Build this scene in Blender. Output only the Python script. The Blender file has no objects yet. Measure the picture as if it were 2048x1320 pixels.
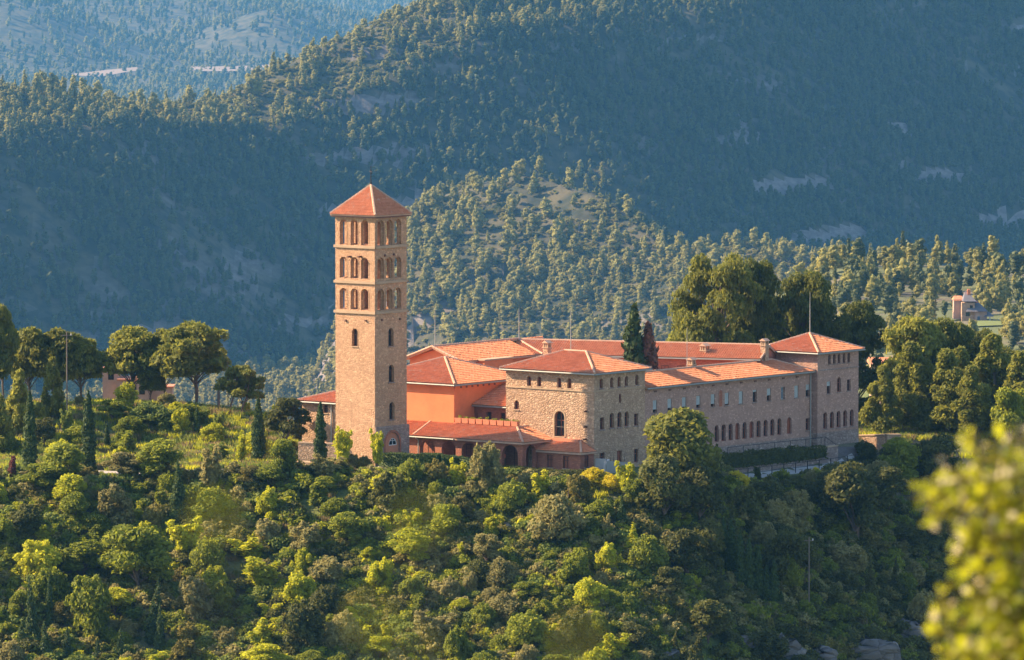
import bpy, math, random
import numpy as np
from mathutils import Vector, geometry

# ------------------------------------------------------------------ camera, sky, sun, exposure
sc = bpy.context.scene
col = sc.collection
F_PX, HZ, CAM_H = 14500.0, -350.0, 64.0          # focal length in photo pixels, row of the horizon, camera height
TH = math.atan((660 - HZ) / F_PX)
cd = bpy.data.cameras.new('camera'); cam = bpy.data.objects.new('camera', cd); col.objects.link(cam)
cam.location = (0, 0, CAM_H); cam.rotation_euler = (math.pi / 2 - TH, 0, 0)
cd.sensor_width = 36; cd.lens = F_PX / 2048 * 36
cd.clip_start = 0.5; cd.clip_end = 60000
cd.dof.use_dof = True; cd.dof.focus_distance = 735; cd.dof.aperture_fstop = 5.6
sc.camera = cam

PHI = math.radians(38)
UX, UY = math.cos(PHI), -math.sin(PHI)           # direction of the front walls (towards the right and the viewer)
VX, VY = math.sin(PHI), math.cos(PHI)            # direction of the long wing
SU, SV, SZ = -0.77, -0.32, 0.53               # towards the sun, in building axes
sd = Vector((SU * UX + SV * VX, SU * UY + SV * VY, SZ)).normalized()
sl = bpy.data.lights.new('sun', 'SUN'); so = bpy.data.objects.new('sun', sl); col.objects.link(so)
sl.energy = 5.0; sl.angle = math.radians(0.6); sl.color = (1.0, 0.755, 0.49)
so.rotation_euler = sd.to_track_quat('Z', 'Y').to_euler(); so.location = (0, 700, 300)
w = bpy.data.worlds.new('World'); sc.world = w; w.use_nodes = True
nt = w.node_tree; bg = nt.nodes['Background']
sk = nt.nodes.new('ShaderNodeTexSky'); sk.sky_type = 'NISHITA'; sk.sun_disc = False
sk.sun_elevation = math.asin(sd.z); sk.sun_rotation = math.atan2(sd.x, sd.y)
sk.air_density = 1.0; sk.dust_density = 1.0; sk.ozone_density = 2.0
nt.links.new(sk.outputs[0], bg.inputs[0]); bg.inputs[1].default_value = 0.11
sc.view_settings.view_transform = 'Standard'; sc.view_settings.look = 'None'
sc.view_settings.exposure = 1.4; sc.view_settings.gamma = 1.0
cy = sc.cycles
cy.max_bounces = 6; cy.diffuse_bounces = 2; cy.glossy_bounces = 2; cy.transmission_bounces = 2
cy.volume_bounces = 0; cy.transparent_max_bounces = 4; cy.caustics_reflective = False; cy.caustics_refractive = False
cy.use_denoising = True

# ------------------------------------------------------------------ helpers: projection (for laying out real places)
def at(px, py, Y):
    k = (px - 1024) / F_PX; q = -(py - 660) / F_PX
    dy = q * math.sin(TH) + math.cos(TH); dz = q * math.cos(TH) - math.sin(TH)
    t = Y / dy; return (k * t, Y, CAM_H + dz * t)
def pr(x, y, z):
    dz = z - CAM_H; fw = y * math.cos(TH) - dz * math.sin(TH)
    return 1024 + F_PX * x / fw, 660 - F_PX * (y * math.sin(TH) + dz * math.cos(TH)) / fw
OX, OY, _ = at(750, 930, 725)
def W(u, v): return OX + u * UX + v * VX, OY + u * UY + v * VY
def toUV(x, y):
    x -= OX; y -= OY; return x * UX + y * UY, x * VX + y * VY
def uof(px, v):
    lo, hi = -60.0, 90.0
    for _ in range(45):
        m = (lo + hi) / 2
        if pr(*W(m, v), 5)[0] < px: lo = m
        else: hi = m
    return m
def vof(px, u):
    lo, hi = -60.0, 150.0
    for _ in range(45):
        m = (lo + hi) / 2
        if pr(*W(u, m), 5)[0] < px: lo = m
        else: hi = m
    return m
def zof(u, v, py): return at(0, py, W(u, v)[1])[2]

# ------------------------------------------------------------------ helpers: tagging and meshes
def tag(o, label=None, cat=None, group=None, kind=None):
    if label: o['label'] = label
    if cat: o['category'] = cat
    if group: o['group'] = group
    if kind: o['kind'] = kind
    return o
def empty(name, loc, rz=0.0):
    o = bpy.data.objects.new(name, None); col.objects.link(o)
    o.empty_display_size = 0.5; o.location = loc; o.rotation_euler = (0, 0, rz); return o
OFF = {}
class MB:
    def __init__(s): s.v = []; s.f = []; s.m = []
    def add(s, vs, fs, mi=0):
        b = len(s.v); s.v += [tuple(p) for p in vs]
        for f in fs: s.f.append(tuple(i + b for i in f)); s.m.append(mi)
    def quad(s, a, b, c, d, mi=0): s.add([a, b, c, d], [(0, 1, 2, 3)], mi)
    def box(s, x0, x1, y0, y1, z0, z1, mi=0):
        s.add([(x0,y0,z0),(x1,y0,z0),(x1,y1,z0),(x0,y1,z0),(x0,y0,z1),(x1,y0,z1),(x1,y1,z1),(x0,y1,z1)],
              [(0,3,2,1),(4,5,6,7),(0,1,5,4),(1,2,6,5),(2,3,7,6),(3,0,4,7)], mi)
    def tube(s, pts, rad, n=6, mi=0, cap=True):
        pts = [Vector(p) for p in pts]; rings = []
        for i, p in enumerate(pts):
            t = (pts[min(i+1, len(pts)-1)] - pts[max(i-1, 0)]).normalized()
            a = t.cross(Vector((0, 0, 1)))
            if a.length < 1e-3: a = Vector((1, 0, 0))
            a.normalize(); b = a.cross(t); r = rad[i] if isinstance(rad, (list, tuple)) else rad
            rings.append([p + a * (r * math.cos(2*math.pi*k/n)) + b * (r * math.sin(2*math.pi*k/n)) for k in range(n)])
        vs = [q for r in rings for q in r]; fs = []
        for i in range(len(pts)-1):
            for k in range(n):
                k2 = (k+1) % n; fs.append((i*n+k, i*n+k2, (i+1)*n+k2, (i+1)*n+k))
        if cap: fs.append(tuple(range(n))); fs.append(tuple((len(pts)-1)*n + k for k in reversed(range(n))))
        s.add(vs, fs, mi)
    def build(s, name, mats, parent=None, smooth=False):
        me = bpy.data.meshes.new(name)
        ox, oy, oz = OFF.get(parent.name, (0, 0, 0)) if parent else (0, 0, 0)
        me.from_pydata([(x-ox, y-oy, z-oz) for x, y, z in s.v], [], s.f)
        for m in (mats if isinstance(mats, (list, tuple)) else [mats]): me.materials.append(m)
        if max(s.m or [0]) > 0: me.polygons.foreach_set('material_index', s.m)
        if smooth: me.polygons.foreach_set('use_smooth', [True]*len(s.f))
        o = bpy.data.objects.new(name, me); col.objects.link(o)
        if parent: o.parent = parent; OFF[o.name] = (ox, oy, oz)
        return o
def np_mesh(name, verts, faces, mats, mat_idx=None, smooth=False):
    """verts (n,3), faces (m,k) arrays of one width"""
    me = bpy.data.meshes.new(name); k = faces.shape[1]
    me.vertices.add(len(verts)); me.vertices.foreach_set('co', verts.astype(np.float32).ravel())
    me.loops.add(faces.size); me.loops.foreach_set('vertex_index', faces.astype(np.int32).ravel())
    me.polygons.add(len(faces)); me.polygons.foreach_set('loop_start', np.arange(0, faces.size, k, dtype=np.int32))
    for m in mats: me.materials.append(m)
    if mat_idx is not None: me.polygons.foreach_set('material_index', mat_idx.astype(np.int32))
    if smooth: me.polygons.foreach_set('use_smooth', np.ones(len(faces), bool))
    me.update(calc_edges=True); return me

# ------------------------------------------------------------------ materials
def new_mat(name):
    m = bpy.data.materials.new(name); m.use_nodes = True; t = m.node_tree
    return m, t, t.nodes['Principled BSDF'], t.nodes['Material Output']
def nd(t, typ, **kw):
    n = t.nodes.new(typ)
    for k, v in kw.items():
        if k in n.inputs.keys() if hasattr(n.inputs, 'keys') else False: n.inputs[k].default_value = v
        else: setattr(n, k, v)
    return n
def mixc(t, fac, a, b, mode='MIX'):
    n = t.nodes.new('ShaderNodeMix'); n.data_type = 'RGBA'; n.blend_type = mode; n.clamp_factor = True
    for sock, val in ((n.inputs[0], fac), (n.inputs[6], a), (n.inputs[7], b)):
        if hasattr(val, 'links'): t.links.new(val, sock)
        elif isinstance(val, (int, float)): sock.default_value = val
        else: sock.default_value = (*val, 1)
    return n.outputs[2]
def ramp(t, fac, lo, hi, a=0.0, b=1.0):
    n = t.nodes.new('ShaderNodeMapRange'); t.links.new(fac, n.inputs[0])
    n.inputs[1].default_value = lo; n.inputs[2].default_value = hi; n.inputs[3].default_value = a; n.inputs[4].default_value = b
    return n.outputs[0]
def coords(t, scale=(1, 1, 1), world=False):
    tc = t.nodes.new('ShaderNodeTexCoord'); mp = t.nodes.new('ShaderNodeMapping'); mp.inputs['Scale'].default_value = scale
    if world:
        g = t.nodes.new('ShaderNodeNewGeometry'); t.links.new(g.outputs['Position'], mp.inputs[0])
    else: t.links.new(tc.outputs['Object'], mp.inputs[0])
    return mp.outputs[0]
def noise(t, vec, scale, detail=4, rough=0.6):
    n = t.nodes.new('ShaderNodeTexNoise'); n.inputs['Scale'].default_value = scale; n.inputs['Detail'].default_value = detail
    n.inputs['Roughness'].default_value = rough; t.links.new(vec, n.inputs['Vector']); return n.outputs['Fac']
def bump(t, bs, h, dist, strength=1.0):
    b = t.nodes.new('ShaderNodeBump'); b.inputs['Distance'].default_value = dist; b.inputs['Strength'].default_value = strength
    t.links.new(h, b.inputs['Height']); t.links.new(b.outputs[0], bs.inputs['Normal'])

def stone(name, c1, c2, joint, sx=3.2, sz=5.0, relief=0.05, jw=0.06):
    m, t, bs, out = new_mat(name)
    vec = coords(t, (sx, sx, sz)); wob = t.nodes.new('ShaderNodeTexNoise'); wob.inputs['Scale'].default_value = 1.3
    t.links.new(vec, wob.inputs['Vector'])
    add = t.nodes.new('ShaderNodeVectorMath'); add.operation = 'MULTIPLY_ADD'
    t.links.new(wob.outputs['Color'], add.inputs[0]); add.inputs[1].default_value = (.5, .5, .35); t.links.new(vec, add.inputs[2])
    v1 = t.nodes.new('ShaderNodeTexVoronoi'); v1.inputs['Scale'].default_value = 1; v1.inputs['Randomness'].default_value = .85; t.links.new(add.outputs[0], v1.inputs['Vector'])
    v2 = t.nodes.new('ShaderNodeTexVoronoi'); v2.feature = 'DISTANCE_TO_EDGE'; v2.inputs['Scale'].default_value = 1; v2.inputs['Randomness'].default_value = .85; t.links.new(add.outputs[0], v2.inputs['Vector'])
    sep = t.nodes.new('ShaderNodeSeparateColor'); t.links.new(v1.outputs['Color'], sep.inputs[0])
    cc = mixc(t, sep.outputs[0], c1, c2)
    big = noise(t, coords(t, (1, 1, 1)), .35, 5)
    cc = mixc(t, ramp(t, big, .3, .7, 0, .45), cc, tuple(x*.72 for x in c1))
    strk = noise(t, coords(t, (1.6, 1.6, .16)), 1.0, 5, .7)
    cc = mixc(t, ramp(t, strk, .52, .78, 0, .5), cc, tuple(x*.6 for x in c1))
    cc2 = mixc(t, ramp(t, sep.outputs[1], .8, 1, 0, .6), cc, tuple(min(1, x*1.35) for x in c2))
    edge = ramp(t, v2.outputs['Distance'], 0.0, jw)
    t.links.new(mixc(t, edge, joint, cc2), bs.inputs['Base Color']); bs.inputs['Roughness'].default_value = .95
    fine = noise(t, vec, 5, 3)
    hsum = t.nodes.new('ShaderNodeMath'); hsum.operation = 'MULTIPLY_ADD'
    h0 = ramp(t, v2.outputs['Distance'], 0.0, .22); t.links.new(fine, hsum.inputs[0]); hsum.inputs[1].default_value = .25
    hh = t.nodes.new('ShaderNodeMath'); hh.operation = 'MULTIPLY_ADD'; t.links.new(sep.outputs[2], hh.inputs[0]); hh.inputs[1].default_value = .7; t.links.new(h0, hh.inputs[2])
    t.links.new(hh.outputs[0], hsum.inputs[2])
    bump(t, bs, hsum.outputs[0], relief); return m
def plaster(name, c, var=.25, relief=.01, scale=.6):
    m, t, bs, out = new_mat(name); vec = coords(t)
    n1 = noise(t, vec, scale, 6, .65); n2 = noise(t, vec, 9, 3)
    cc = mixc(t, ramp(t, n1, .3, .72), tuple(x*(1-var) for x in c), tuple(min(1, x*(1+var*.5)) for x in c))
    t.links.new(mixc(t, ramp(t, n2, .35, .7, 0, .18), cc, tuple(x*.6 for x in c)), bs.inputs['Base Color'])
    bs.inputs['Roughness'].default_value = .92; bump(t, bs, n2, relief); return m
def tile_mat(name, c1, c2):
    m, t, bs, out = new_mat(name)
    vec = coords(t, (1, 1, 1)); big = noise(t, vec, .5, 5, .7)
    v1 = t.nodes.new('ShaderNodeTexVoronoi'); v1.inputs['Scale'].default_value = 3.2; t.links.new(vec, v1.inputs['Vector'])
    sep = t.nodes.new('ShaderNodeSeparateColor'); t.links.new(v1.outputs['Color'], sep.inputs[0])
    cc = mixc(t, sep.outputs[0], c1, c2)
    cc = mixc(t, ramp(t, big, .48, .75, 0, .30), cc, tuple(x*.62 for x in c1))
    cc = mixc(t, ramp(t, sep.outputs[1], .9, 1, 0, .6), cc, (.62, .40, .27))
    t.links.new(cc, bs.inputs['Base Color']); bs.inputs['Roughness'].default_value = .85
    bump(t, bs, noise(t, vec, 14, 3), .01); return m
def plain(name, c, rough=.6, metal=0, var=.12):
    m, t, bs, out = new_mat(name); n = noise(t, coords(t), 2.3, 5)
    t.links.new(mixc(t, ramp(t, n, .3, .7), tuple(x*(1-var) for x in c), tuple(min(1, x*(1+var)) for x in c)), bs.inputs['Base Color'])
    bs.inputs['Roughness'].default_value = rough; bs.inputs['Metallic'].default_value = metal; return m
def glass_mat(name, c=(.02, .025, .03)):
    m, t, bs, out = new_mat(name); n = noise(t, coords(t, world=True), .8, 2)
    t.links.new(mixc(t, n, tuple(x*.6 for x in c), tuple(x*1.6 for x in c)), bs.inputs['Base Color'])
    bs.inputs['Roughness'].default_value = .12; bs.inputs['Specular IOR Level'].default_value = .6; return m
def leaf_mat(name, c1, c2, trans=.35, tc=None):
    m, t, bs, out = new_mat(name)
    oi = t.nodes.new('ShaderNodeObjectInfo'); g = t.nodes.new('ShaderNodeNewGeometry')
    base = mixc(t, g.outputs['Random Per Island'], c1, c2)
    tint = mixc(t, oi.outputs['Random'], tuple(x*.7 for x in c1), tuple(min(1, x*1.25) for x in c2))
    cc = mixc(t, .35, base, tint)
    t.links.new(cc, bs.inputs['Base Color']); bs.inputs['Roughness'].default_value = .7
    bs.inputs['Specular IOR Level'].default_value = .25
    tr = t.nodes.new('ShaderNodeBsdfTranslucent'); mx = t.nodes.new('ShaderNodeMixShader'); mx.inputs[0].default_value = trans
    hs = t.nodes.new('ShaderNodeHueSaturation'); t.links.new(cc, hs.inputs['Color']); hs.inputs['Value'].default_value = 1.5; hs.inputs['Hue'].default_value = .485
    t.links.new(hs.outputs[0], tr.inputs[0])
    t.links.new(bs.outputs[0], mx.inputs[1]); t.links.new(tr.outputs[0], mx.inputs[2]); t.links.new(mx.outputs[0], out.inputs[0])
    return m

M = dict(
    tower=stone('tower_stone', (.52, .285, .155), (.70, .42, .24), (.36, .21, .12), 3.9, 6.0, .035, .05),
    block=stone('rubble_stone', (.48, .29, .175), (.62, .41, .26), (.33, .205, .125), 3.7, 5.0, .045, .05),
    wing=stone('wing_stone', (.42, .24, .175), (.55, .34, .25), (.31, .19, .145), 4.5, 7.0, .02),
    lower=stone('footing_stone', (.33, .225, .18), (.47, .35, .28), (.20, .145, .12), 2.6, 4.5, .05),
    trim=plaster('stone_trim', (.50, .34, .21), .2),
    orange=plaster('orange_render', (.74, .225, .085), .16),
    brick=stone('red_brick', (.36, .12, .065), (.46, .17, .09), (.34, .15, .10), 4, 14, .01),
    tile=tile_mat('roof_tile', (.58, .20, .085), (.70, .275, .125)),
    ridge=plaster('ridge_mortar', (.62, .38, .25), .25),
    wood=plain('brown_wood', (.13, .05, .028), .6),
    redwood=plain('red_wood', (.30, .085, .04), .6),
    shutter=plain('blind_slats', (.42, .44, .42), .6),
    glass=glass_mat('window_glass'), blueglass=glass_mat('bright_glass', (.10, .16, .22)),
    metal=plain('dark_metal', (.035, .03, .03), .5, .6), gutter=plain('gutter_zinc', (.30, .30, .26), .6, .2),
    pipe=plain('downpipe', (.36, .35, .31), .6), concrete=plaster('concrete', (.50, .46, .42), .18),
    fl=plaster('clay_floor', (.42, .17, .09), .2), terra=plaster('terracotta', (.60, .24, .13), .15),
    white=plaster('white_render', (.75, .72, .66), .08), bark=plaster('bark', (.17, .115, .08), .4, .03, 3),
    palebark=plaster('pale_bark', (.30, .24, .19), .4, .03, 3), pole=plaster('weathered_pole', (.20, .155, .12), .25),
    rock=None, pinkstone=plaster('pinkish_stone', (.50, .33, .25), .25),
)

# ------------------------------------------------------------------ terrain
def _h(ix, iy, s):
    n = (ix.astype(np.int64) * 374761393 + iy.astype(np.int64) * 668265263 + s * 974711) & 0xffffffff
    n = ((n ^ (n >> 13)) * 1274126177) & 0xffffffff
    return ((n ^ (n >> 16)) & 0xffff) / 65535.0
def vnoise(x, y, s=0):
    ix = np.floor(x); iy = np.floor(y); fx = x - ix; fy = y - iy
    fx = fx*fx*(3-2*fx); fy = fy*fy*(3-2*fy)
    a = _h(ix, iy, s); b = _h(ix+1, iy, s); c = _h(ix, iy+1, s); d = _h(ix+1, iy+1, s)
    return (a*(1-fx)+b*fx)*(1-fy) + (c*(1-fx)+d*fx)*fy - .5
def fbm(x, y, sc_, octv=4, s=0):
    r = 0; a = 1.0; f = 1.0/sc_
    for k in range(octv): r = r + a*vnoise(x*f + 17.3*k, y*f - 9.1*k, s+k); a *= .5; f *= 2.03
    return r
def sstep(x, a, b):
    t = np.clip((x-a)/(b-a), 0, 1); return t*t*(3-2*t)
def poly_sd(x, y, P):
    d2 = np.full(x.shape, 1e18); ins = np.zeros(x.shape, bool)
    for i in range(len(P)):
        ax, ay = P[i]; bx, by = P[(i+1) % len(P)]; ex, ey = bx-ax, by-ay
        t = np.clip(((x-ax)*ex + (y-ay)*ey)/(ex*ex+ey*ey), 0, 1)
        d2 = np.minimum(d2, (x-ax-t*ex)**2 + (y-ay-t*ey)**2)
        c = ((ay > y) != (by > y)) & (x < (bx-ax)*(y-ay)/((by-ay) if by != ay else 1e-9) + ax); ins ^= c
    d = np.sqrt(d2); return np.where(ins, -d, d)
def ridge(x, y, P, sl, sr, shoulder=0.0, cap=0.0):
    """P: crest points (x, y, z) walked so that 'left' has slope sl and 'right' sr"""
    bd = np.full(x.shape, 1e18); best = np.zeros(x.shape)
    for i in range(len(P)-1):
        ax, ay, az = P[i]; bx, by, bz = P[i+1]; ex, ey = bx-ax, by-ay; L2 = ex*ex+ey*ey
        t = np.clip(((x-ax)*ex + (y-ay)*ey)/L2, 0, 1)
        d = np.sqrt((x-ax-t*ex)**2 + (y-ay-t*ey)**2)
        side = (x-ax)*ey - (y-ay)*ex           # >0 : right of the walk
        k = sr + (sl-sr)*(.5 - .5*side/np.sqrt(side*side + (25*math.sqrt(L2))**2)) if SOFT else np.where(side > 0, sr, sl)
        h = az + (bz-az)*t - d*k + np.where(side > 0, np.minimum(d, shoulder)*.48, 0)
        near = d < bd; best = np.where(near, h, best); bd = np.where(near, d, bd)
    if cap: best = best - cap*np.maximum(0, P[0][0] - x)
    return best
SOFT = True
def smax(a, b, k):
    h = np.clip(.5 + .5*(a-b)/k, 0, 1); return b*(1-h) + a*h + k*h*(1-h)
def R3(*L): return [at(*p) for p in L]
RA = R3((-1500, 280, 3750), (-500, 215, 4170), (0, 186, 4300), (200, 200, 4380), (400, 190, 4440), (520, 150, 4470), (620, 112, 4495), (780, 55, 4530),
        (900, 5, 4560), (1080, -12, 4640), (1300, -90, 4820), (1700, -260, 5200), (2300, -480, 5800), (3600, -800, 7200))
RB = R3((818, 490, 3985), (880, 425, 3960), (980, 365, 3935), (1090, 360, 3900), (1250, 415, 3850), (1350, 470, 3800), (1500, 482, 3740), (1770, 530, 3620), (1990, 640, 3500), (2500, 800, 3400))
PLAT = [(-400, 708), (-60, 711), (-40, 712), (-26, 711), (-15, 709.5), (-9, 709), (-3, 708), (3, 707), (8.5, 705.5), (12, 709), (20, 719), (28, 729), (33.4, 738.6), (35.2, 745.5),
        (36.4, 750.8), (37.6, 755.2), (41.8, 754.6), (50, 759), (70, 765), (110, 782), (160, 805), (160, 860), (60, 830), (30, 800), (0, 790), (-14, 768), (-24, 762), (-60, 764), (-200, 780), (-400, 790)]
def height(x, y):
    x = np.asarray(x, float); y = np.asarray(y, float)
    # far mountain
    wx = x + 26*fbm(x, y, 260, 3, 5); wy = y + 26*fbm(x, y, 260, 3, 9)
    a = ridge(wx, wy, RA, .42, .84, 62.0); b = ridge(wx, wy, RB, .85, .42, cap=1.05)
    lv = -183 + 7*fbm(x, y, 110, 2, 44); b = b - 7*sstep(lv - b, 0, 5)*sstep(fbm(x, y, 130, 2, 45), -.35, -.1)
    m = smax(a, b, 14)
    m = m + 13*fbm(x, y, 120, 4, 2) - 7*np.abs(fbm(x*1.0, y*.8, 55, 3, 3))
    zb = m + 7*fbm(x, y, 210, 2, 31)                                  # limestone bands: benches and small cliffs
    st = 30.0; q = zb/st; fr = q - np.floor(q); amt = sstep(vnoise(x/95, y/95, 40), -.05, .3)*5.4
    m = m + amt*(sstep(fr, .40, .52) - fr)
    floor_ = -252 + 5*fbm(x, y, 300, 3, 12) - 50*sstep(y, 5200, 9000) + 60*sstep(-y, -2500, -1200)
    m = smax(m, floor_, 12)
    # shelf on the right in the middle distance with a house
    sh = -64 + .012*(y-1900) + 4*fbm(x, y, 60, 3, 21) - .5*np.maximum(0, 92 - x) - .6*np.maximum(0, np.abs(y-1900) - 170)
    m = smax(m, sh, 10)
    # far hills
    for (px, py, Y, sx, sy, top) in HILLS:
        cx, cy_, cz = at(px, py, Y)
        g = np.exp(-((x-cx)/sx)**2 - ((y-cy_)/sy)**2)
        m = m + (cz + 302 + top)*g*(1 + .35*fbm(x, y, 500, 4, 50))
    # camera hill
    ch = 62.3 - .08*np.clip(y, -400, 30) - .55*np.maximum(0, y-30) - .02*np.abs(x)
    m = smax(m, ch, 4)
    # promontory
    d = poly_sd(x, y, PLAT); do = np.maximum(d, 0)
    s = .50 + .26*sstep(x, 8, 32) - .02*sstep(-x, 20, 60)
    s = np.where(y > 760, .62, s)
    n = -s*(do - 1.6*(1-np.exp(-do/1.6)))
    n = n + 1.5*fbm(x, y, 16, 4, 7)*sstep(do, 1, 9) + .25*fbm(x, y, 4, 2, 8)*sstep(do, 0, 3)
    kn = 3.4*np.exp(-((x+37)/22)**2 - ((y-751)/13)**2) + 2.0*np.exp(-((x+62)/20)**2 - ((y-748)/16)**2)
    kn = kn + .35*fbm(x, y, 7, 3, 61)*sstep(-d, 3, 8)*sstep(-x, 20, 26)
    n = n + kn*sstep(-x, 17.5, 27)*sstep(-d, -4, 5)
    n = n + .75*np.exp(-((x+15)/14)**2 - ((y-713)/7)**2)
    n = n + 1.2*sstep(x, 40, 60)*sstep(y, 762, 775)
    # ground on the lower side of the long wing drops a terrace
    uu = (x-OX)*UX + (y-OY)*UY; vv = (x-OX)*VX + (y-OY)*VY
    ter = sstep(uu, 24.6, 26.0)*sstep(vv, 13, 19)*(1-sstep(vv, 45, 53))
    n = n - 1.75*ter - 1.7*sstep(uu, 21.4, 22.4)*(1-sstep(vv, 53.6, 54.6))*sstep(vv, 51.2, 52.2)
    return smax(m, n, 1.5)
HILLS = [(350, 8, 11900, 400, 520, 14), (10, 24, 10900, 170, 300, 20), (-500, 10, 11200, 420, 700, 15), (1100, -60, 16500, 900, 900, 60), (-200, -60, 16000, 1100, 1200, 40),
         (2400, -200, 17500, 3500, 1500, 60), (-2400, -160, 17500, 3500, 1500, 60), (545, 42, 11200, 110, 200, 14)]
def lines(segs):
    out = [segs[0][0]]
    for a, b, st in segs:
        n = max(1, int(round((b-a)/st))); out += [a + (b-a)*(i+1)/n for i in range(n)]
    return np.array(out)
xs = lines([(-6000, -1400, 400), (-1400, -500, 60), (-500, -120, 7), (-120, -64, 3), (-64, 62, 1.0), (62, 130, 3), (130, 520, 7), (520, 1500, 60), (1500, 6000, 400)])
ys = lines([(-300, 0, 60), (0, 60, 8), (60, 560, 40), (560, 690, 4), (690, 800, 1.0), (800, 900, 5), (900, 1650, 50), (1650, 2100, 12), (2100, 3200, 60), (3200, 4750, 6.5), (4750, 6000, 16), (6000, 9500, 120), (9500, 13000, 45), (13000, 20000, 170)])
XX, YY = np.meshgrid(xs, ys); ZZ = height(XX, YY)
ny, nx = XX.shape; idx = np.arange(nx*ny).reshape(ny, nx)
fc = np.stack([idx[:-1, :-1], idx[:-1, 1:], idx[1:, 1:], idx[1:, :-1]], -1).reshape(-1, 4)
gm, t, bs, out = new_mat('ground_soil')
pos = coords(t, world=True); g = t.nodes.new('ShaderNodeNewGeometry'); sx = t.nodes.new('ShaderNodeSeparateXYZ'); t.links.new(g.outputs['True Normal'], sx.inputs[0])
n1 = noise(t, pos, .35, 6); n2 = noise(t, pos, .03, 5); n3 = noise(t, pos, 1.7, 4)
soil = mixc(t, ramp(t, n1, .35, .65), (.10, .085, .05), (.24, .18, .12))
grass = mixc(t, ramp(t, n3, .3, .7), (.07, .10, .022), (.17, .19, .05))
cc = mixc(t, ramp(t, n2, .40, .55), soil, grass)
sp = t.nodes.new('ShaderNodeSeparateXYZ'); t.links.new(pos, sp.inputs[0])
farm = ramp(t, sp.outputs[1], 1500, 3000)
scrub = mixc(t, ramp(t, noise(t, pos, .06, 5), .4, .6), (.024, .030, .012), (.095, .080, .036))  # scrub ground, darkened to stand for shade between the far trees
cc = mixc(t, farm, cc, scrub)
rockc = mixc(t, ramp(t, noise(t, coords(t, (1, 1, 3), True), .12, 6), .35, .65), (.12, .10, .09), (.24, .20, .175))
steep = ramp(t, sx.outputs[2], .73, .62)
cc = mixc(t, steep, cc, rockc)
t.links.new(cc, bs.inputs['Base Color']); bs.inputs['Roughness'].default_value = 1
bump(t, bs, n3, .25)
ground = bpy.data.objects.new('ground', np_mesh('ground', np.stack([XX.ravel(), YY.ravel(), ZZ.ravel()], -1), fc, [gm], smooth=True))
col.objects.link(ground); ground['kind'] = 'structure'; ground['label'] = 'wooded hills, valley and the hilltop under the monastery'
def hz(x, y): return float(height(np.array([x]), np.array([y]))[0])
def hit(px, py, y0=600.0, y1=900.0, st=.5):
    """where the line of sight through a photo pixel meets the ground"""
    Y = np.arange(y0, y1, st); k = (px-1024)/F_PX; q = -(py-660)/F_PX
    dy = q*math.sin(TH)+math.cos(TH); dz = q*math.cos(TH)-math.sin(TH)
    tt = Y/dy; X = k*tt; Z = CAM_H + dz*tt; H = height(X, Y); w_ = np.where(H > Z)[0]
    i = w_[0] if len(w_) else len(Y)-1
    return float(X[i]), float(Y[i]), float(H[i])

# ------------------------------------------------------------------ haze
hb = MB(); hb.box(-6200, 6200, -320, 20300, float(ZZ.min())-1.5, max(float(ZZ.max()), 70)+25)
hm = bpy.data.materials.new('haze'); hm.use_nodes = True; ht = hm.node_tree
ht.nodes.remove(ht.nodes['Principled BSDF']); pv = ht.nodes.new('ShaderNodeVolumePrincipled')
pv.inputs['Color'].default_value = (.16, .52, 1.0, 1); pv.inputs['Density'].default_value = 3.4e-5; pv.inputs['Anisotropy'].default_value = .25
ht.links.new(pv.outputs[0], ht.nodes['Material Output'].inputs['Volume'])
hzo = hb.build('haze', hm); hzo['kind'] = 'stuff'; hzo['label'] = 'pale blue air between the hills'

# ------------------------------------------------------------------ building helpers (building axes: u right-front, v right-back, z up)
ROT = math.atan2(UY, UX)
def building(name, label, cat, u, v, z=0.0, group=None):
    x, y = W(u, v); o = empty(name, (x, y, z), ROT); OFF[o.name] = (u, v, z); tag(o, label, cat, group); return o
def p3(O, d, n, a, z, dep): return (O[0] + d[0]*a - n[0]*dep, O[1] + d[1]*a - n[1]*dep, z)
def op_outline(op, grow=0.0):
    a, z0, w_, h, kind = op[:5]; w2 = w_/2 + grow; z0 = z0 - (grow*.3); zt = z0 + h + grow*1.3
    if kind == 'rect': return [(a-w2, z0), (a+w2, z0), (a+w2, zt), (a-w2, zt)]
    zs = zt - w2; n = 10
    return [(a-w2, z0), (a+w2, z0)] + [(a + w2*math.cos(math.pi*i/n), zs + w2*math.sin(math.pi*i/n)) for i in range(n+1)]
def wall_face(mb, O, d, n, a0, a1, z0, z1, ops, dep0=0.0, dep1=None, grow=0.0, mi=0, flip=False):
    outer = [(a0, z0), (a1, z0), (a1, z1), (a0, z1)]; loops = [op_outline(o, grow) for o in ops]
    polys = [[Vector((p[0], p[1], 0)) for p in outer]] + [[Vector((p[0], p[1], 0)) for p in reversed(l)] for l in loops]
    flat = [p for l in polys for p in l]; tris = geometry.tessellate_polygon(polys)
    vs = [p3(O, d, n, p.x, p.y, dep0) for p in flat]; fs = []
    for t_ in tris:
        a, b, c = (Vector(vs[i]) for i in t_); nn = (b-a).cross(c-a); s_ = nn.dot(Vector((n[0], n[1], 0)))
        if abs(s_) < 1e-9: continue
        fs.append(tuple(t_) if (s_ > 0) != flip else tuple(reversed(t_)))
    mb.add(vs, fs, mi)
    if dep1 is not None:
        for l in loops:
            for i in range(len(l)):
                p, q = l[i], l[(i+1) % len(l)]
                mb.quad(p3(O, d, n, p[0], p[1], dep0), p3(O, d, n, p[0], p[1], dep1), p3(O, d, n, q[0], q[1], dep1), p3(O, d, n, q[0], q[1], dep0), mi)
DU, DV = (1, 0), (0, 1)
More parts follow.
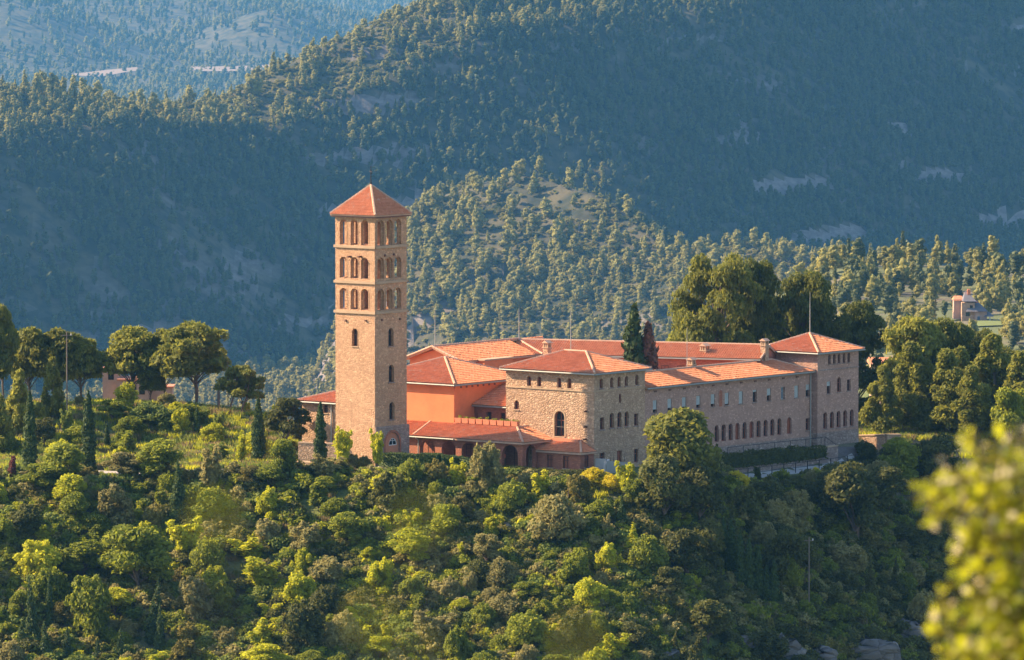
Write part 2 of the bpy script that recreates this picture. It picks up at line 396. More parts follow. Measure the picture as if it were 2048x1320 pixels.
NF, NR = (0, -1), (1, 0)           # outward normals of the front (sunny) and right (shaded) walls
def window(par, O, d, n, op, mats=('wood', 'glass'), dep=.20, sill=True, mull=1, blind=0.0, rail=False, name='window', shut=False):
    a, z0, w_, h, kind = op[:5]; fr = MB(); L = op_outline(op); k = .07
    Li = op_outline((a, z0+k, w_-2*k, h-2*k, kind)); N = len(L)
    for i in range(N):
        j = (i+1) % N
        fr.quad(p3(O, d, n, *L[i], dep), p3(O, d, n, *L[j], dep), p3(O, d, n, *Li[j], dep), p3(O, d, n, *Li[i], dep))
        fr.quad(p3(O, d, n, *Li[i], dep), p3(O, d, n, *Li[j], dep), p3(O, d, n, *Li[j], dep+.06), p3(O, d, n, *Li[i], dep+.06))
    def bar(a0, a1, zz0, zz1):
        q = [p3(O, d, n, aa, zz, dd) for dd in (dep+.005, dep+.05) for aa, zz in ((a0, zz0), (a1, zz0), (a1, zz1), (a0, zz1))]
        fr.add(q, [(0, 1, 2, 3), (7, 6, 5, 4), (0, 4, 5, 1), (1, 5, 6, 2), (2, 6, 7, 3), (3, 7, 4, 0)])
    if mull: bar(a-.03, a+.03, z0+k, z0+h-k-.02)
    if mull: bar(a-w_/2+k, a+w_/2-k, z0+h*.62, z0+h*.62+.05)
    f = fr.build(name, M[mats[0]], par)
    g = MB(); pl = [p3(O, d, n, *p, dep+.045) for p in Li]; g.add(pl, [tuple(range(len(pl)))])
    g.build('door_leaf' if shut else 'pane', M[mats[1]], f)
    if sill:
        s_ = MB(); q = [p3(O, d, n, aa, zz, dd) for dd in (-.09, .19) for aa, zz in ((a-w_/2-.08, z0-.09), (a+w_/2+.08, z0-.09), (a+w_/2+.08, z0-.004), (a-w_/2-.08, z0-.004))]
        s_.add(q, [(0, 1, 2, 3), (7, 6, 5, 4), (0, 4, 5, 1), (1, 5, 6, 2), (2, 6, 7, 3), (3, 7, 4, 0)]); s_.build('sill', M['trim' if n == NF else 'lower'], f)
    if blind > 0:
        b = MB(); zt = z0+h-.01; zb = zt - h*blind; ns = max(3, int(h*blind/.09))
        for i in range(ns):
            za, zc = zb + (zt-zb)*i/ns, zb + (zt-zb)*(i+.86)/ns
            q = [p3(O, d, n, aa, zz, dd) for dd in (.07, .10) for aa, zz in ((a-w_/2+.01, za), (a+w_/2-.01, za), (a+w_/2-.01, zc), (a-w_/2+.01, zc))]
            b.add(q, [(0, 1, 2, 3), (7, 6, 5, 4), (0, 4, 5, 1), (1, 5, 6, 2), (2, 6, 7, 3), (3, 7, 4, 0)])
        b.build('roller_blind', M['shutter'], f)
    if rail:
        r = MB(); zr = z0+.95
        pts = [p3(O, d, n, a-w_/2, zr, .06), p3(O, d, n, a+w_/2, zr, .06)]; r.tube(pts, .03, 5)
        for i in range(7):
            aa = a-w_/2+w_*(i+.5)/7; r.tube([p3(O, d, n, aa, z0, .06), p3(O, d, n, aa, zr, .06)], .012, 4)
        r.build('railing', M['metal'], f)
    return f
def band(par, O, d, n, a0, a1, z0, z1, proud, mat='trim', name='cornice', dep=.05):
    m_ = MB(); q = [p3(O, d, n, aa, zz, dd) for dd in (-proud, dep) for aa, zz in ((a0, z0), (a1, z0), (a1, z1), (a0, z1))]
    m_.add(q, [(0, 1, 2, 3), (7, 6, 5, 4), (0, 4, 5, 1), (1, 5, 6, 2), (2, 6, 7, 3), (3, 7, 4, 0)]); return m_.build(name, M[mat], par)
def arch_ring(par, O, d, n, op, wd=.16, proud=.03, mat='trim', name='arch_trim'):
    a, z0, w_, h, kind = op[:5]; L = op_outline(op); Lo = op_outline((a, z0, w_+2*wd, h+wd, kind)); m_ = MB()
    for i in range(1, len(L)-0):
        j = (i+1) % len(L)
        if i == 0: continue
        if i == len(L)-1: j = 0
        A, B, C, D = p3(O, d, n, *L[i], -proud), p3(O, d, n, *L[j], -proud), p3(O, d, n, *Lo[j], -proud), p3(O, d, n, *Lo[i], -proud)
        A2, B2, C2, D2 = p3(O, d, n, *L[i], .02), p3(O, d, n, *L[j], .02), p3(O, d, n, *Lo[j], .02), p3(O, d, n, *Lo[i], .02)
        m_.quad(A, B, C, D); m_.quad(D, C, C2, D2); m_.quad(A2, B2, B, A)
    return m_.build(name, M[mat], par)
rnd = random.Random(11)
PROF = [(0, 0), (.15, .045), (.34, .07), (.53, .045), (.70, 0), (.85, -.012)]
def roof_plane(tiles, slab, A, B, up, z, T, slope, sL, sR, per=.25, row=.42, thick=.16):
    """A->B eave corners (u,v); up: horizontal unit vector up the slope; T: horizontal depth; sL/sR: hip insets"""
    A = Vector((*A, 0)); B = Vector((*B, 0)); W_ = (B-A).length; d = (B-A)/W_; upv = Vector((*up, 0))
    c = math.cos(math.atan(slope)); nrm = (Vector((0, 0, 1)) - upv*slope).normalized()
    def tm(s): 
        r = T
        if sL > 0: r = min(r, T*s/sL)
        if sR > 0: r = min(r, T*(W_-s)/sR)
        return max(0.0, r)
    n = max(1, int(round(W_/per))); pr_ = W_/n; ss = [(i+f)*pr_ for i in range(n) for f, _ in PROF] + [W_]; hh = [h for i in range(n) for _, h in PROF] + [0]
    rt = row*c; nr = max(1, int(math.ceil(T/rt - .2))); rt = T/nr
    jit = [rnd.uniform(-.012, .012) for _ in range(n+1)]
    verts = []; faces = []
    for k in range(nr):
        t0, t1 = k*rt, (k+1)*rt; b = len(verts)
        for i, (s, h) in enumerate(zip(ss, hh)):
            m_ = tm(s); a_, b_ = min(t0, m_), min(t1, m_); j = jit[(i // len(PROF) + k*7) % len(jit)]
            for tt, lift in ((a_ - .03, .055), (b_, .0)):
                q = A + d*s + upv*tt + Vector((0, 0, z + slope*tt)) + nrm*(h + lift + .03 + j); verts.append(q)
        for i in range(len(ss)-1):
            if max(tm(ss[i]), tm(ss[i+1])) <= t0 + 1e-4: continue
            faces.append((b+2*i, b+2*i+2, b+2*i+3, b+2*i+1))
        if k > 0:      # open lower ends of the tiles
            pb = b - 2*len(ss)
            for i in range(len(ss)-1):
                if max(tm(ss[i]), tm(ss[i+1])) <= t0 + 1e-4: continue
                faces.append((pb+2*i+1, pb+2*i+3, b+2*i+2, b+2*i))
    tiles.add(verts, faces)
    C = B + upv*T - d*sR; D = A + upv*T + d*sL
    top = [Vector((p.x, p.y, z + (slope*T if i > 1 else 0))) for i, p in enumerate((A, B, C, D))]
    bot = [p - Vector((0, 0, thick)) for p in top]
    if (C-D).length < .02: vs = top[:3] + bot[:3]; fs = [(0, 1, 2), (5, 4, 3), (0, 3, 4, 1), (1, 4, 5, 2), (2, 5, 3, 0)]
    else: vs = top + bot; fs = [(0, 1, 2, 3), (7, 6, 5, 4), (0, 4, 5, 1), (1, 5, 6, 2), (2, 6, 7, 3), (3, 7, 4, 0)]
    slab.add(vs, fs)
    return top
def caps(roof, lns, r=.13, mat='ridge'):
    for a, b in lns:
        m_ = MB(); a = Vector(a) + Vector((0, 0, .07)); b = Vector(b) + Vector((0, 0, .07)); L = (b-a).length; n = max(1, int(L/.42))
        for i in range(n):
            q0 = a + (b-a)*(i/n); q1 = a + (b-a)*((i+1.08)/n if i < n-1 else 1); m_.tube([q0, q1], [r*1.08, r*.88], 6)
        m_.build('ridge_cap', M[mat], roof)
def finish_roof(par, tiles, slab, cap, gutters=(), mat='tile'):
    r = slab.build('roof', M['ridge'], par); t_ = tiles.build('roof_tiles', M[mat], r); t_['kind'] = 'stuff'
    caps(r, cap)
    for a, b in gutters:
        g = MB(); g.tube([a, b], .085, 6); g.build('gutter', M['gutter'], r)
    return r
def hip_roof(par, u0, u1, v0, v1, z, slope, ends=('hip', 'hip'), axis=None, gut=('f', 'r'), cap_r=.13, sides='frbl'):
    """rectangle incl. overhang; ridge along the longer side unless axis given; ends: lower and upper coordinate end"""
    du, dv = u1-u0, v1-v0; axis = axis or ('u' if du >= dv else 'v')
    half = (dv if axis == 'u' else du)/2; tiles, slab = MB(), MB(); top = z + slope*half
    hA = half if ends[0] == 'hip' else 0; hB = half if ends[1] == 'hip' else 0
    cap = []
    if axis == 'u':
        vm = (v0+v1)/2; r0, r1 = (u0+hA, vm, top), (u1-hB, vm, top)
        roof_plane(tiles, slab, (u0, v0), (u1, v0), (0, 1), z, half, slope, hA, hB)
        roof_plane(tiles, slab, (u1, v1), (u0, v1), (0, -1), z, half, slope, hB, hA)
        if hB: roof_plane(tiles, slab, (u1, v0), (u1, v1), (-1, 0), z, half, slope, half, half); cap += [((u1, v0, z), r1), ((u1, v1, z), r1)]
        if hA: roof_plane(tiles, slab, (u0, v1), (u0, v0), (1, 0), z, half, slope, half, half); cap += [((u0, v0, z), r0), ((u0, v1, z), r0)]
    else:
        um = (u0+u1)/2; r0, r1 = (um, v0+hA, top), (um, v1-hB, top)
        roof_plane(tiles, slab, (u1, v0), (u1, v1), (-1, 0), z, half, slope, hA, hB)
        roof_plane(tiles, slab, (u0, v1), (u0, v0), (1, 0), z, half, slope, hB, hA)
        if hA: roof_plane(tiles, slab, (u0, v0), (u1, v0), (0, 1), z, half, slope, half, half); cap += [((u0, v0, z), r0), ((u1, v0, z), r0)]
        if hB: roof_plane(tiles, slab, (u1, v1), (u0, v1), (0, -1), z, half, slope, half, half); cap += [((u0, v1, z), r1), ((u1, v1, z), r1)]
    if (Vector(r0)-Vector(r1)).length > .05: cap.append((r0, r1))
    g = []
    if 'f' in gut: g.append(((u0, v0-.06, z-.09), (u1, v0-.06, z-.09)))
    if 'r' in gut: g.append(((u1+.06, v0, z-.09), (u1+.06, v1, z-.09)))
    return finish_roof(par, tiles, slab, cap, g)
def ofs(px, ytop, ybot, wpx, kind, face, c):
    """opening measured on the photo -> (a, z0, w, h, kind); face 'f': wall v=c, a=u ; 'r': wall u=c, a=v"""
    if face == 'f':
        a = uof(px, c); s = F_PX/W(a, c)[1]; w_ = wpx/(s*UX); z1, z0 = zof(a, c, ytop), zof(a, c, ybot)
    else:
        a = vof(px, c); s = F_PX/W(c, a)[1]; w_ = wpx/(s*VX); z1, z0 = zof(c, a, ytop), zof(c, a, ybot)
    return (a, z0, w_, z1-z0, kind)
def level(ops, idx=None):
    """openings of one row share sill and height"""
    z0 = sum(o[1] for o in ops)/len(ops); h = sum(o[3] for o in ops)/len(ops); return [(o[0], z0, o[2], h, o[4]) for o in ops]
def shell(par, u0, u1, v0, v1, z0, z1, fo=(), ro=(), mat='block', dep=.4, name='wall', back=True):
    m_ = MB(); wall_face(m_, (0, v0), DU, NF, u0, u1, z0, z1, list(fo), 0, dep); wall_face(m_, (u1, 0), DV, NR, v0, v1, z0, z1, list(ro), 0, dep)
    m_.quad((u1, v1, z0), (u0, v1, z0), (u0, v1, z1), (u1, v1, z1)); m_.quad((u0, v1, z0), (u0, v0, z0), (u0, v0, z1), (u0, v1, z1))
    m_.quad((u0, v0, z1), (u1, v0, z1), (u1, v1, z1), (u0, v1, z1))
    return m_.build(name, M[mat], par)
def rod(par, u, v, z0, z1, r=.05, name='lightning_rod'):
    m_ = MB(); m_.tube([(u, v, z0), (u, v, z0+(z1-z0)*.55), (u, v, z1)], [r, r*.8, r*.35], 6); m_.tube([(u, v, z0-.1), (u, v, z0+.25)], [.09, .05], 6)
    return m_.build(name, M['pipe'], par)
def chimney(par, u, v, z0, z1, s=.62, mat='block'):
    m_ = MB(); h = s/2; m_.box(u-h, u+h, v-h, v+h, z0, z1-.75)
    c = m_.build('chimney', M[mat], par)
    q = MB(); q.box(u-h-.07, u+h+.07, v-h-.07, v+h+.07, z1-.75, z1-.66)
    for du, dv in ((-1, -1), (1, -1), (1, 1), (-1, 1)): q.box(u+du*(h-.07)-.07, u+du*(h-.07)+.07, v+dv*(h-.07)-.07, v+dv*(h-.07)+.07, z1-.66, z1-.24)
    q.box(u-.05, u+.05, v-h, v+h, z1-.66, z1-.24); q.build('chimney_vent', M['trim'], c)
    k = MB(); e = h+.12; zt = z1-.24
    k.add([(u-e, v-e, zt), (u+e, v-e, zt), (u+e, v+e, zt), (u-e, v+e, zt), (u, v-e, zt+.26), (u, v+e, zt+.26)], [(3, 2, 1, 0), (0, 1, 4), (2, 3, 5), (1, 2, 5, 4), (3, 0, 4, 5)])
    k.build('chimney_cap', M['ridge'], c); return c

# ------------------------------------------------------------------ bell tower
T0 = -5.1
bt = building('bell_tower', 'tall square stone bell tower with open arched tiers and a tiled pyramid roof', 'bell tower', T0/2, 2.55)
TZ = [3.7, 15.2, 18.22, 21.78, 24.95]
fl_x = [687.3, 709.1, 729.8]; fr_x = [761.3, 778.6, 795.6]
rowsf = [(576.5, 619), (514, 556.5), (439, 490.5)]
tw = MB(); low = []
af = [uof(x, 0) for x in fl_x]; ar = [vof(x, 0) for x in fr_x]
tiers = []
for k, (yt, yb) in enumerate(rowsf):
    zb, zt = zof(T0/2, 0, yb), zof(T0/2, 0, yt); z0, z1 = TZ[1+k], TZ[2+k]
    zb = max(zb, z0+.16)
    fo = [(a, zb, .96, zt-zb, 'arch') for a in af]; ro = [(a, zb, 1.10, zt-zb, 'arch') for a in ar]
    fi = [(o[0], o[1], .74, o[3]-.12, 'arch') for o in fo]; ri = [(o[0], o[1], .78, o[3]-.16, 'arch') for o in ro]
    tiers.append((fo, ro))
    for (O, d, n, oo, ii, a0, a1) in (((0, 0), DU, NF, fo, fi, T0, 0), ((0, 0), DV, NR, ro, ri, 0, 5.1),
                                      ((0, 5.1), DU, (0, 1), fo, fi, T0, 0), ((T0, 0), DV, (-1, 0), ro, ri, 0, 5.1)):
        wall_face(tw, O, d, n, a0, a1, z0, z1, oo, 0, .2)
        wall_face(tw, O, d, n, a0+.2, a1-.2, z0, z1, ii, .2, .42)
        wall_face(tw, O, d, n, a0+.42, a1-.42, z0, z1, ii, .42, None, flip=True)
lf = [ofs(710, 657, 692.5, 11.5, 'arch', 'f', 0)]
lr = [ofs(781.8, 656, 692.5, 10.5, 'arch', 'r', 0), ofs(782.6, 729, 764.5, 10.5, 'arch', 'r', 0), ofs(783.6, 804, 839.5, 10.5, 'arch', 'r', 0)]
wall_face(tw, (0, 0), DU, NF, T0, 0, -2, TZ[1], lf, 0, .45)
wall_face(tw, (0, 0), DV, NR, 0, 5.1, TZ[0], TZ[1], lr, 0, .45)
tw.quad((0, 5.1, -2), (T0, 5.1, -2), (T0, 5.1, TZ[1]), (0, 5.1, TZ[1])); tw.quad((T0, 5.1, -2), (T0, 0, -2), (T0, 0, TZ[1]), (T0, 5.1, TZ[1]))
tw.build('wall', M['tower'], bt)
for z in TZ[1:4]: fl = MB(); fl.box(T0+.43, -.43, .43, 4.67, z-.25, z+.02); fl.build('bell_floor', M['fl'], bt)
for z in TZ[1:4]:
    band(bt, (0, 0), DU, NF, T0-.14, .14, z-.14, z+.12, .14, 'trim', 'string_course')
    band(bt, (0, 0), DV, NR, -.135, 5.24, z-.138, z+.118, .14, 'trim', 'string_course')
    band(bt, (0, 5.1), DU, (0, 1), T0-.14, .14, z-.14, z+.12, .14, 'trim', 'string_course'); band(bt, (T0, 0), DV, (-1, 0), -.135, 5.235, z-.138, z+.118, .14, 'trim', 'string_course')
for fo, ro in tiers:
    for o in ro: arch_ring(bt, (0, 0), DV, NR, (o[0], o[1], o[2]-.02, o[3]-.01, 'arch'), .10, .035, 'tower')
    for o in fo: arch_ring(bt, (0, 0), DU, NF, (o[0], o[1], o[2]-.02, o[3]-.01, 'arch'), .09, .02, 'tower')
for o in lf: window(bt, (0, 0), DU, NF, o, ('wood', 'glass'), .3); arch_ring(bt, (0, 0), DU, NF, o, .09, .02, 'tower')
for o in lr: window(bt, (0, 0), DV, NR, o, ('wood', 'glass'), .3); arch_ring(bt, (0, 0), DV, NR, o, .10, .02, 'tower')
dn = ofs(785, 864, 932, 28, 'arch', 'r', .17); dn = (dn[0], 0.0, dn[2], dn[3]+dn[1], 'arch'); lun = ofs(785, 876, 890.5, 15.5, 'arch', 'r', 0)
pm = MB(); wall_face(pm, (.17, 0), DV, NR, .002, 5.3, -2, TZ[0], [dn], 0, .14)
pm.quad((.17, .002, -2), (.17, .002, TZ[0]), (0, .002, TZ[0]), (0, .002, -2)); pm.quad((.17, 5.3, -2), (.17, 5.3, TZ[0]), (0, 5.3, TZ[0]), (0, 5.3, -2)); pm.quad((.17, .002, TZ[0]), (.17, 5.3, TZ[0]), (0, 5.3, TZ[0]), (0, .002, TZ[0]))
pm.quad((0, 5.3, -2), (0, 5.3, TZ[0]), (-1, 5.3, TZ[0]), (-1, 5.3, -2))
pm.build('plinth', M['lower'], bt)
lun = (lun[0], lun[1], lun[2], lun[3], 'arch'); dm = MB(); wall_face(dm, (.03, 0), DV, NR, .8, 4.8, -1, TZ[0]-.1, [lun], 0, .03); dm.build('door_niche', M['terra'], bt)
window(bt, (.03, 0), DV, NR, lun, ('white', 'glass'), .02, False, 1); arch_ring(bt, (.17, 0), DV, NR, dn, .22, .03, 'brick')
for px in (692, 732): o_ = ofs(px, 638, 643, 5, 'rect', 'f', 0); band(bt, (0, 0), DU, NF, o_[0]-.1, o_[0]+.1, o_[1], o_[1]+.2, .12, 'wood', 'putlog')
for px, y in ((763.5, 637), (800, 635), (770, 508), (788, 506)): o_ = ofs(px, y, y+5, 5, 'rect', 'r', 0); band(bt, (0, 0), DV, NR, o_[0]-.11, o_[0]+.11, o_[1], o_[1]+.22, .10, 'wood', 'putlog')
for px in (701.5, 722.5): o_ = ofs(px, 511, 515, 5, 'rect', 'f', 0); band(bt, (0, 0), DU, NF, o_[0]-.09, o_[0]+.09, o_[1], o_[1]+.18, .45, 'wood', 'waterspout')
tt, ts = MB(), MB(); e = .36; rz = 24.97; sl_ = 2.85/2.91; hb_ = 2.55+e
cu_, cv_ = T0/2, 2.55
roof_plane(tt, ts, (T0-e, -e), (e, -e), (0, 1), rz, hb_, sl_, hb_, hb_, .235, .40, .12); roof_plane(tt, ts, (e, -e), (e, 5.1+e), (-1, 0), rz, hb_, sl_, hb_, hb_, .235, .40, .12)
roof_plane(tt, ts, (e, 5.1+e), (T0-e, 5.1+e), (0, -1), rz, hb_, sl_, hb_, hb_, .235, .40, .12); roof_plane(tt, ts, (T0-e, 5.1+e), (T0-e, -e), (1, 0), rz, hb_, sl_, hb_, hb_, .235, .40, .12)
apex = (cu_, cv_, rz+hb_*sl_)
tr_ = finish_roof(bt, tt, ts, [((T0-e, -e, rz), apex), ((e, -e, rz), apex), ((e, 5.1+e, rz), apex), ((T0-e, 5.1+e, rz), apex)])
sf = MB(); sf.box(T0-.3, .3, -.3, 5.4, rz-.13-.12, rz-.13); sf.build('eaves', M['wood'], bt)
cr = MB(); z0 = apex[2]; cr.tube([(cu_, cv_, z0-.1), (cu_, cv_, z0+1.95)], [.07, .035], 6); cr.tube([(cu_-.36, cv_+.28, z0+1.4), (cu_+.36, cv_-.28, z0+1.4)], .035, 5)
cr.tube([(cu_, cv_, z0+.2), (cu_, cv_, z0+.32)], [.12, .12], 8)
for a_, b_ in ((-.36, .28), (.36, -.28)): cr.tube([(cu_+a_, cv_+b_, z0+1.32), (cu_+a_, cv_+b_, z0+1.48)], .045, 5)
cr.build('cross', M['metal'], bt)

TK = 716.0/725.0                                   # the tower stands nearer the slope than the rest
tx0, ty0, tz0 = bt.location; bt.location = (tx0*TK, ty0*TK, CAM_H + (tz0-CAM_H)*TK); bt.scale = (TK, TK, TK)
# ------------------------------------------------------------------ main block
UB, UBL, VB, VBB = 22.53, 11.45, 6.70, 15.11
bl = building('stone_house', 'big square stone house with hipped roof and arched balcony door beside the orange hall', 'building', 17, 10.9)
r1 = level([ofs(x, a, b, 8.4, 'arch', 'f', VB) for x, a, b in ((1058, 752, 772), (1078.3, 752.7, 773), (1118.5, 755.5, 775.5), (1138.7, 756.8, 777))])
r2 = [ofs(1033, 801, 819, 9, 'arch', 'f', VB)]; r3 = [ofs(1119, 822, 873, 20, 'arch', 'f', VB)]
q1 = level([ofs(x, a, b, 6.6, 'arch', 'r', UB) for x, a, b in ((1202.6, 757, 777.5), (1223.6, 755, 775), (1238.4, 753.5, 773.5), (1253, 752, 772), (1273.9, 749, 769.5))])
q2 = [ofs(1240.4, 787.7, 805.5, 4.6, 'rect', 'r', UB)]
q3 = level([ofs(x, a, b, 9, k, 'r', UB) for x, a, b, k in ((1223.6, 826, 856, 'arch'), (1239, 824, 854.5, 'arch'), (1253.5, 822.5, 853, 'arch'))])
q3b = [ofs(1204.3, 835, 859.5, 8.6, 'rect', 'r', UB), ofs(1272.4, 827, 851.5, 8.8, 'rect', 'r', UB)]
q4 = [ofs(1204.3, 905.5, 929, 10, 'rect', 'r', UB), ofs(1239, 901, 924, 10, 'rect', 'r', UB), ofs(1272.5, 897.5, 925, 9, 'rect', 'r', UB)]
shell(bl, UBL, UB, VB, VBB, -2.5, 9.75, r1+r2+r3, q1+q2+q3+q3b+q4, 'block', .4)
for o in r1: window(bl, (0, VB), DU, NF, o, ('redwood', 'glass'), .22)
for o in r2: window(bl, (0, VB), DU, NF, o, ('redwood', 'glass'), .15)
for o in r3: window(bl, (0, VB), DU, NF, o, ('redwood', 'glass'), .28, True, 1, 0, True, 'balcony_door'); arch_ring(bl, (0, VB), DU, NF, o, .17, .03, 'trim')
for o in q1+q3: window(bl, (UB, 0), DV, NR, o, ('redwood', 'glass'), .25)
for o in q2: window(bl, (UB, 0), DV, NR, o, ('redwood', 'glass'), .12, False, 0)
for o in q3b: window(bl, (UB, 0), DV, NR, o, ('redwood', 'glass'), .25)
for i, o in enumerate(q4): window(bl, (UB, 0), DV, NR, o, ('redwood', 'glass' if i != 1 else 'redwood'), .18, i < 2)
band(bl, (0, VB), DU, NF, UBL, UB+.07, 7.90, 8.04, .08, 'trim', 'string_course'); band(bl, (UB, 0), DV, NR, VB-.07, VBB, 7.902, 8.038, .06, 'trim', 'string_course')
for px, y in ((1174, 822), (1173, 853), (1172, 878)): o_ = ofs(px, y-2, y+2, 4, 'rect', 'f', VB); band(bl, (0, VB), DU, NF, o_[0]-.07, o_[0]+.07, o_[1], o_[1]+.16, .42, 'wood', 'waterspout')
rb = hip_roof(bl, UBL-.45, UB+.45, VB-.45, VBB+.45, 9.78, .365)
chimney(rb, *(lambda u, v: (u, v))(12.4, 12.2), 10.9, 12.3, .6)
rod(rb, 16.4, 10.9, 11.35, 15.8)

# ------------------------------------------------------------------ orange hall with pyramid roof
UH, VO = 6.16, 5.0
oh = building('orange_hall', 'orange rendered hall with low pyramid tile roof between the bell tower and the stone house', 'building', .4, 10.8)
shell(oh, UH-11.5, UH, VO, VO+11.5, 0, 8.0, (), (), 'orange')
band(oh, (0, VO), DU, NF, UH-11.5, UH+.12, 7.55, 7.98, .12, 'orange', 'frieze'); band(oh, (UH, 0), DV, NR, VO-.12, VO+11.5, 7.552, 7.978, .12, 'orange', 'frieze')
for k in range(7):
    v_ = vof(922 + k*11.2, UH+.12); band(oh, (UH+.12, 0), DV, NR, v_-.11, v_+.11, 7.60, 7.78, .05, 'wood', 'vent')
hip_roof(oh, UH-11.95, UH+.45, VO-.45, VO+11.95, 8.02, .34, axis='u')

# link building with three windows behind the flower boxes
lb = building('link_building', 'low red brick building with three windows in the recess between orange hall and stone house', 'building', 8.8, 10.5)
vl = 8.3; zl = zof(UH, vof(942, UH), 810)
lo = level([ofs(x, a, b, 9.6, 'rect', 'f', vl) for x, a, b in ((950.3, 823, 847), (977.8, 823, 848), (1005.4, 825, 850))])
m_ = MB(); wall_face(m_, (0, vl), DU, NF, UH, UBL, 1, zl-.02, lo, 0, .3); m_.build('wall', M['brick'], lb)
for o in lo: window(lb, (0, vl), DU, NF, o, ('wood', 'glass'), .2)
lt, ls = MB(), MB(); roof_plane(lt, ls, (UH+.02, vl-.4), (UBL-.02, vl-.4), (0, 1), zl, 5.2, .36, 0, 0); finish_roof(lb, lt, ls, [], [((UH+.1, vl-.46, zl-.08), (UBL-.1, vl-.46, zl-.08))])
tf = MB(); tf.box(UH+.01, UBL-.01, VO+.2, vl+.3, 3.2, 3.62); tf.build('terrace', M['fl'], lb)

# ------------------------------------------------------------------ arcade (porch) in front
UA0, UA1, VA = .22, 17.2, 2.0
ac = building('arcade', 'long red porch with round arches and lean-to tile roof below the orange hall', 'arcade', 8.5, 2.6)
aps = []
for (x0, x1, y) in ((836+5, 870, 882), (883, 911.5, 880), (923, 951.5, 880), (963, 993.5, 882), (1003.5, 1036, 885)):
    a0, a1 = uof(x0, VA), uof(x1, VA); aps.append(((a0+a1)/2, -.2, a1-a0, 2.62+.2, 'arch'))
a0, a1 = vof(1052, UA1), vof(1071.5, UA1)
apr = [((a0+a1)/2, -.2, a1-a0, 2.62+.2, 'arch')]
m_ = MB(); wall_face(m_, (0, VA), DU, NF, UA0, UA1, -1.5, 2.95, aps, 0, .45); wall_face(m_, (UA1, 0), DV, NR, VA, VB, -1.5, 2.95, apr, 0, .45)
wall_face(m_, (0, VA), DU, NF, UA0, UA1-.45, -1.5, 2.95, aps, .45, None, flip=True); wall_face(m_, (UA1, 0), DV, NR, VA+.45, VB, -1.5, 2.95, apr, .45, None, flip=True)
m_.build('wall', M['brick'], ac)
m_ = MB(); m_.box(UA0, UA1-.01, VA+.01, VB, -.6, -.02); m_.build('floor', M['fl'], ac)
m_ = MB(); m_.box(UA0+.3, UH, VO-.06, VO-.003, 0, 3.0); m_.box(UH, UBL, VO+.14, VO+.3, 0, 3.2); m_.box(UBL, 14.3, VB-.06, VB-.003, 0, 3); m_.build('inner_wall', M['brick'], ac)
for a_, w_ in ((3.4, 1.1), (8.2, 1.2), (10.6, 1.2)):
    vv_ = VO-.06 if a_ < UH else VO+.14
    window(ac, (0, vv_), DU, NF, (a_, .9, w_, 1.2, 'rect'), ('wood', 'glass'), -.02, False)
window(ac, (0, VB-.06), DU, NF, (13.1, .02, 1.1, 2.1, 'rect'), ('wood', 'wood'), -.02, False, name='door', shut=True)
for i in range(4):
    a_ = (aps[i+1][0]+aps[i][0])/2; r_ = MB(); r_.tube([(aps[i][0]-aps[i][2]/2, VA+.2, .85), (aps[i][0]+aps[i][2]/2, VA+.2, .85)], .03, 5); r_.build('railing', M['wood'], ac)
at_, as_ = MB(), MB(); ee = .4; rise = .335; T_ = VO-VA+ee; ze = 2.93
roof_plane(at_, as_, (UA0, VA-ee), (UA1+ee, VA-ee), (0, 1), ze, T_, rise, 0, T_)
roof_plane(at_, as_, (UA1+ee, VA-ee), (UA1+ee, VB), (-1, 0), ze, T_, rise, T_, 0)
hc = (UA1+ee-T_, VO, ze+rise*T_); ar_ = finish_roof(ac, at_, as_, [((UA1+ee, VA-ee, ze), hc), (hc, (hc[0], VB, hc[2])), ((3.55, VA-ee+.1, ze+.02), (3.15, VO, hc[2]))],
    [((UA0, VA-ee-.06, ze-.09), (uof(908, VA-ee), VA-ee-.06, ze-.09))])
m_ = MB(); m_.box(UH+.01, hc[0]+.25, VO-.02, VO+.18, 3.0, hc[2]+.12); m_.box(hc[0]+.02, hc[0]+.25, VO+.2, VB, 3.0, hc[2]+.05); m_.box(UBL, hc[0]+.02, VO+.2, VB, 3.2, 3.62); m_.build('parapet', M['terra'], ac)
m_ = MB(); u_ = uof(836.5, VA-.1); m_.tube([(u_, VA-.5, 2.8), (u_, VA-.1, 2.5), (u_, VA-.1, -.5)], .06, 6); m_.build('downpipe', M['pipe'], ac)

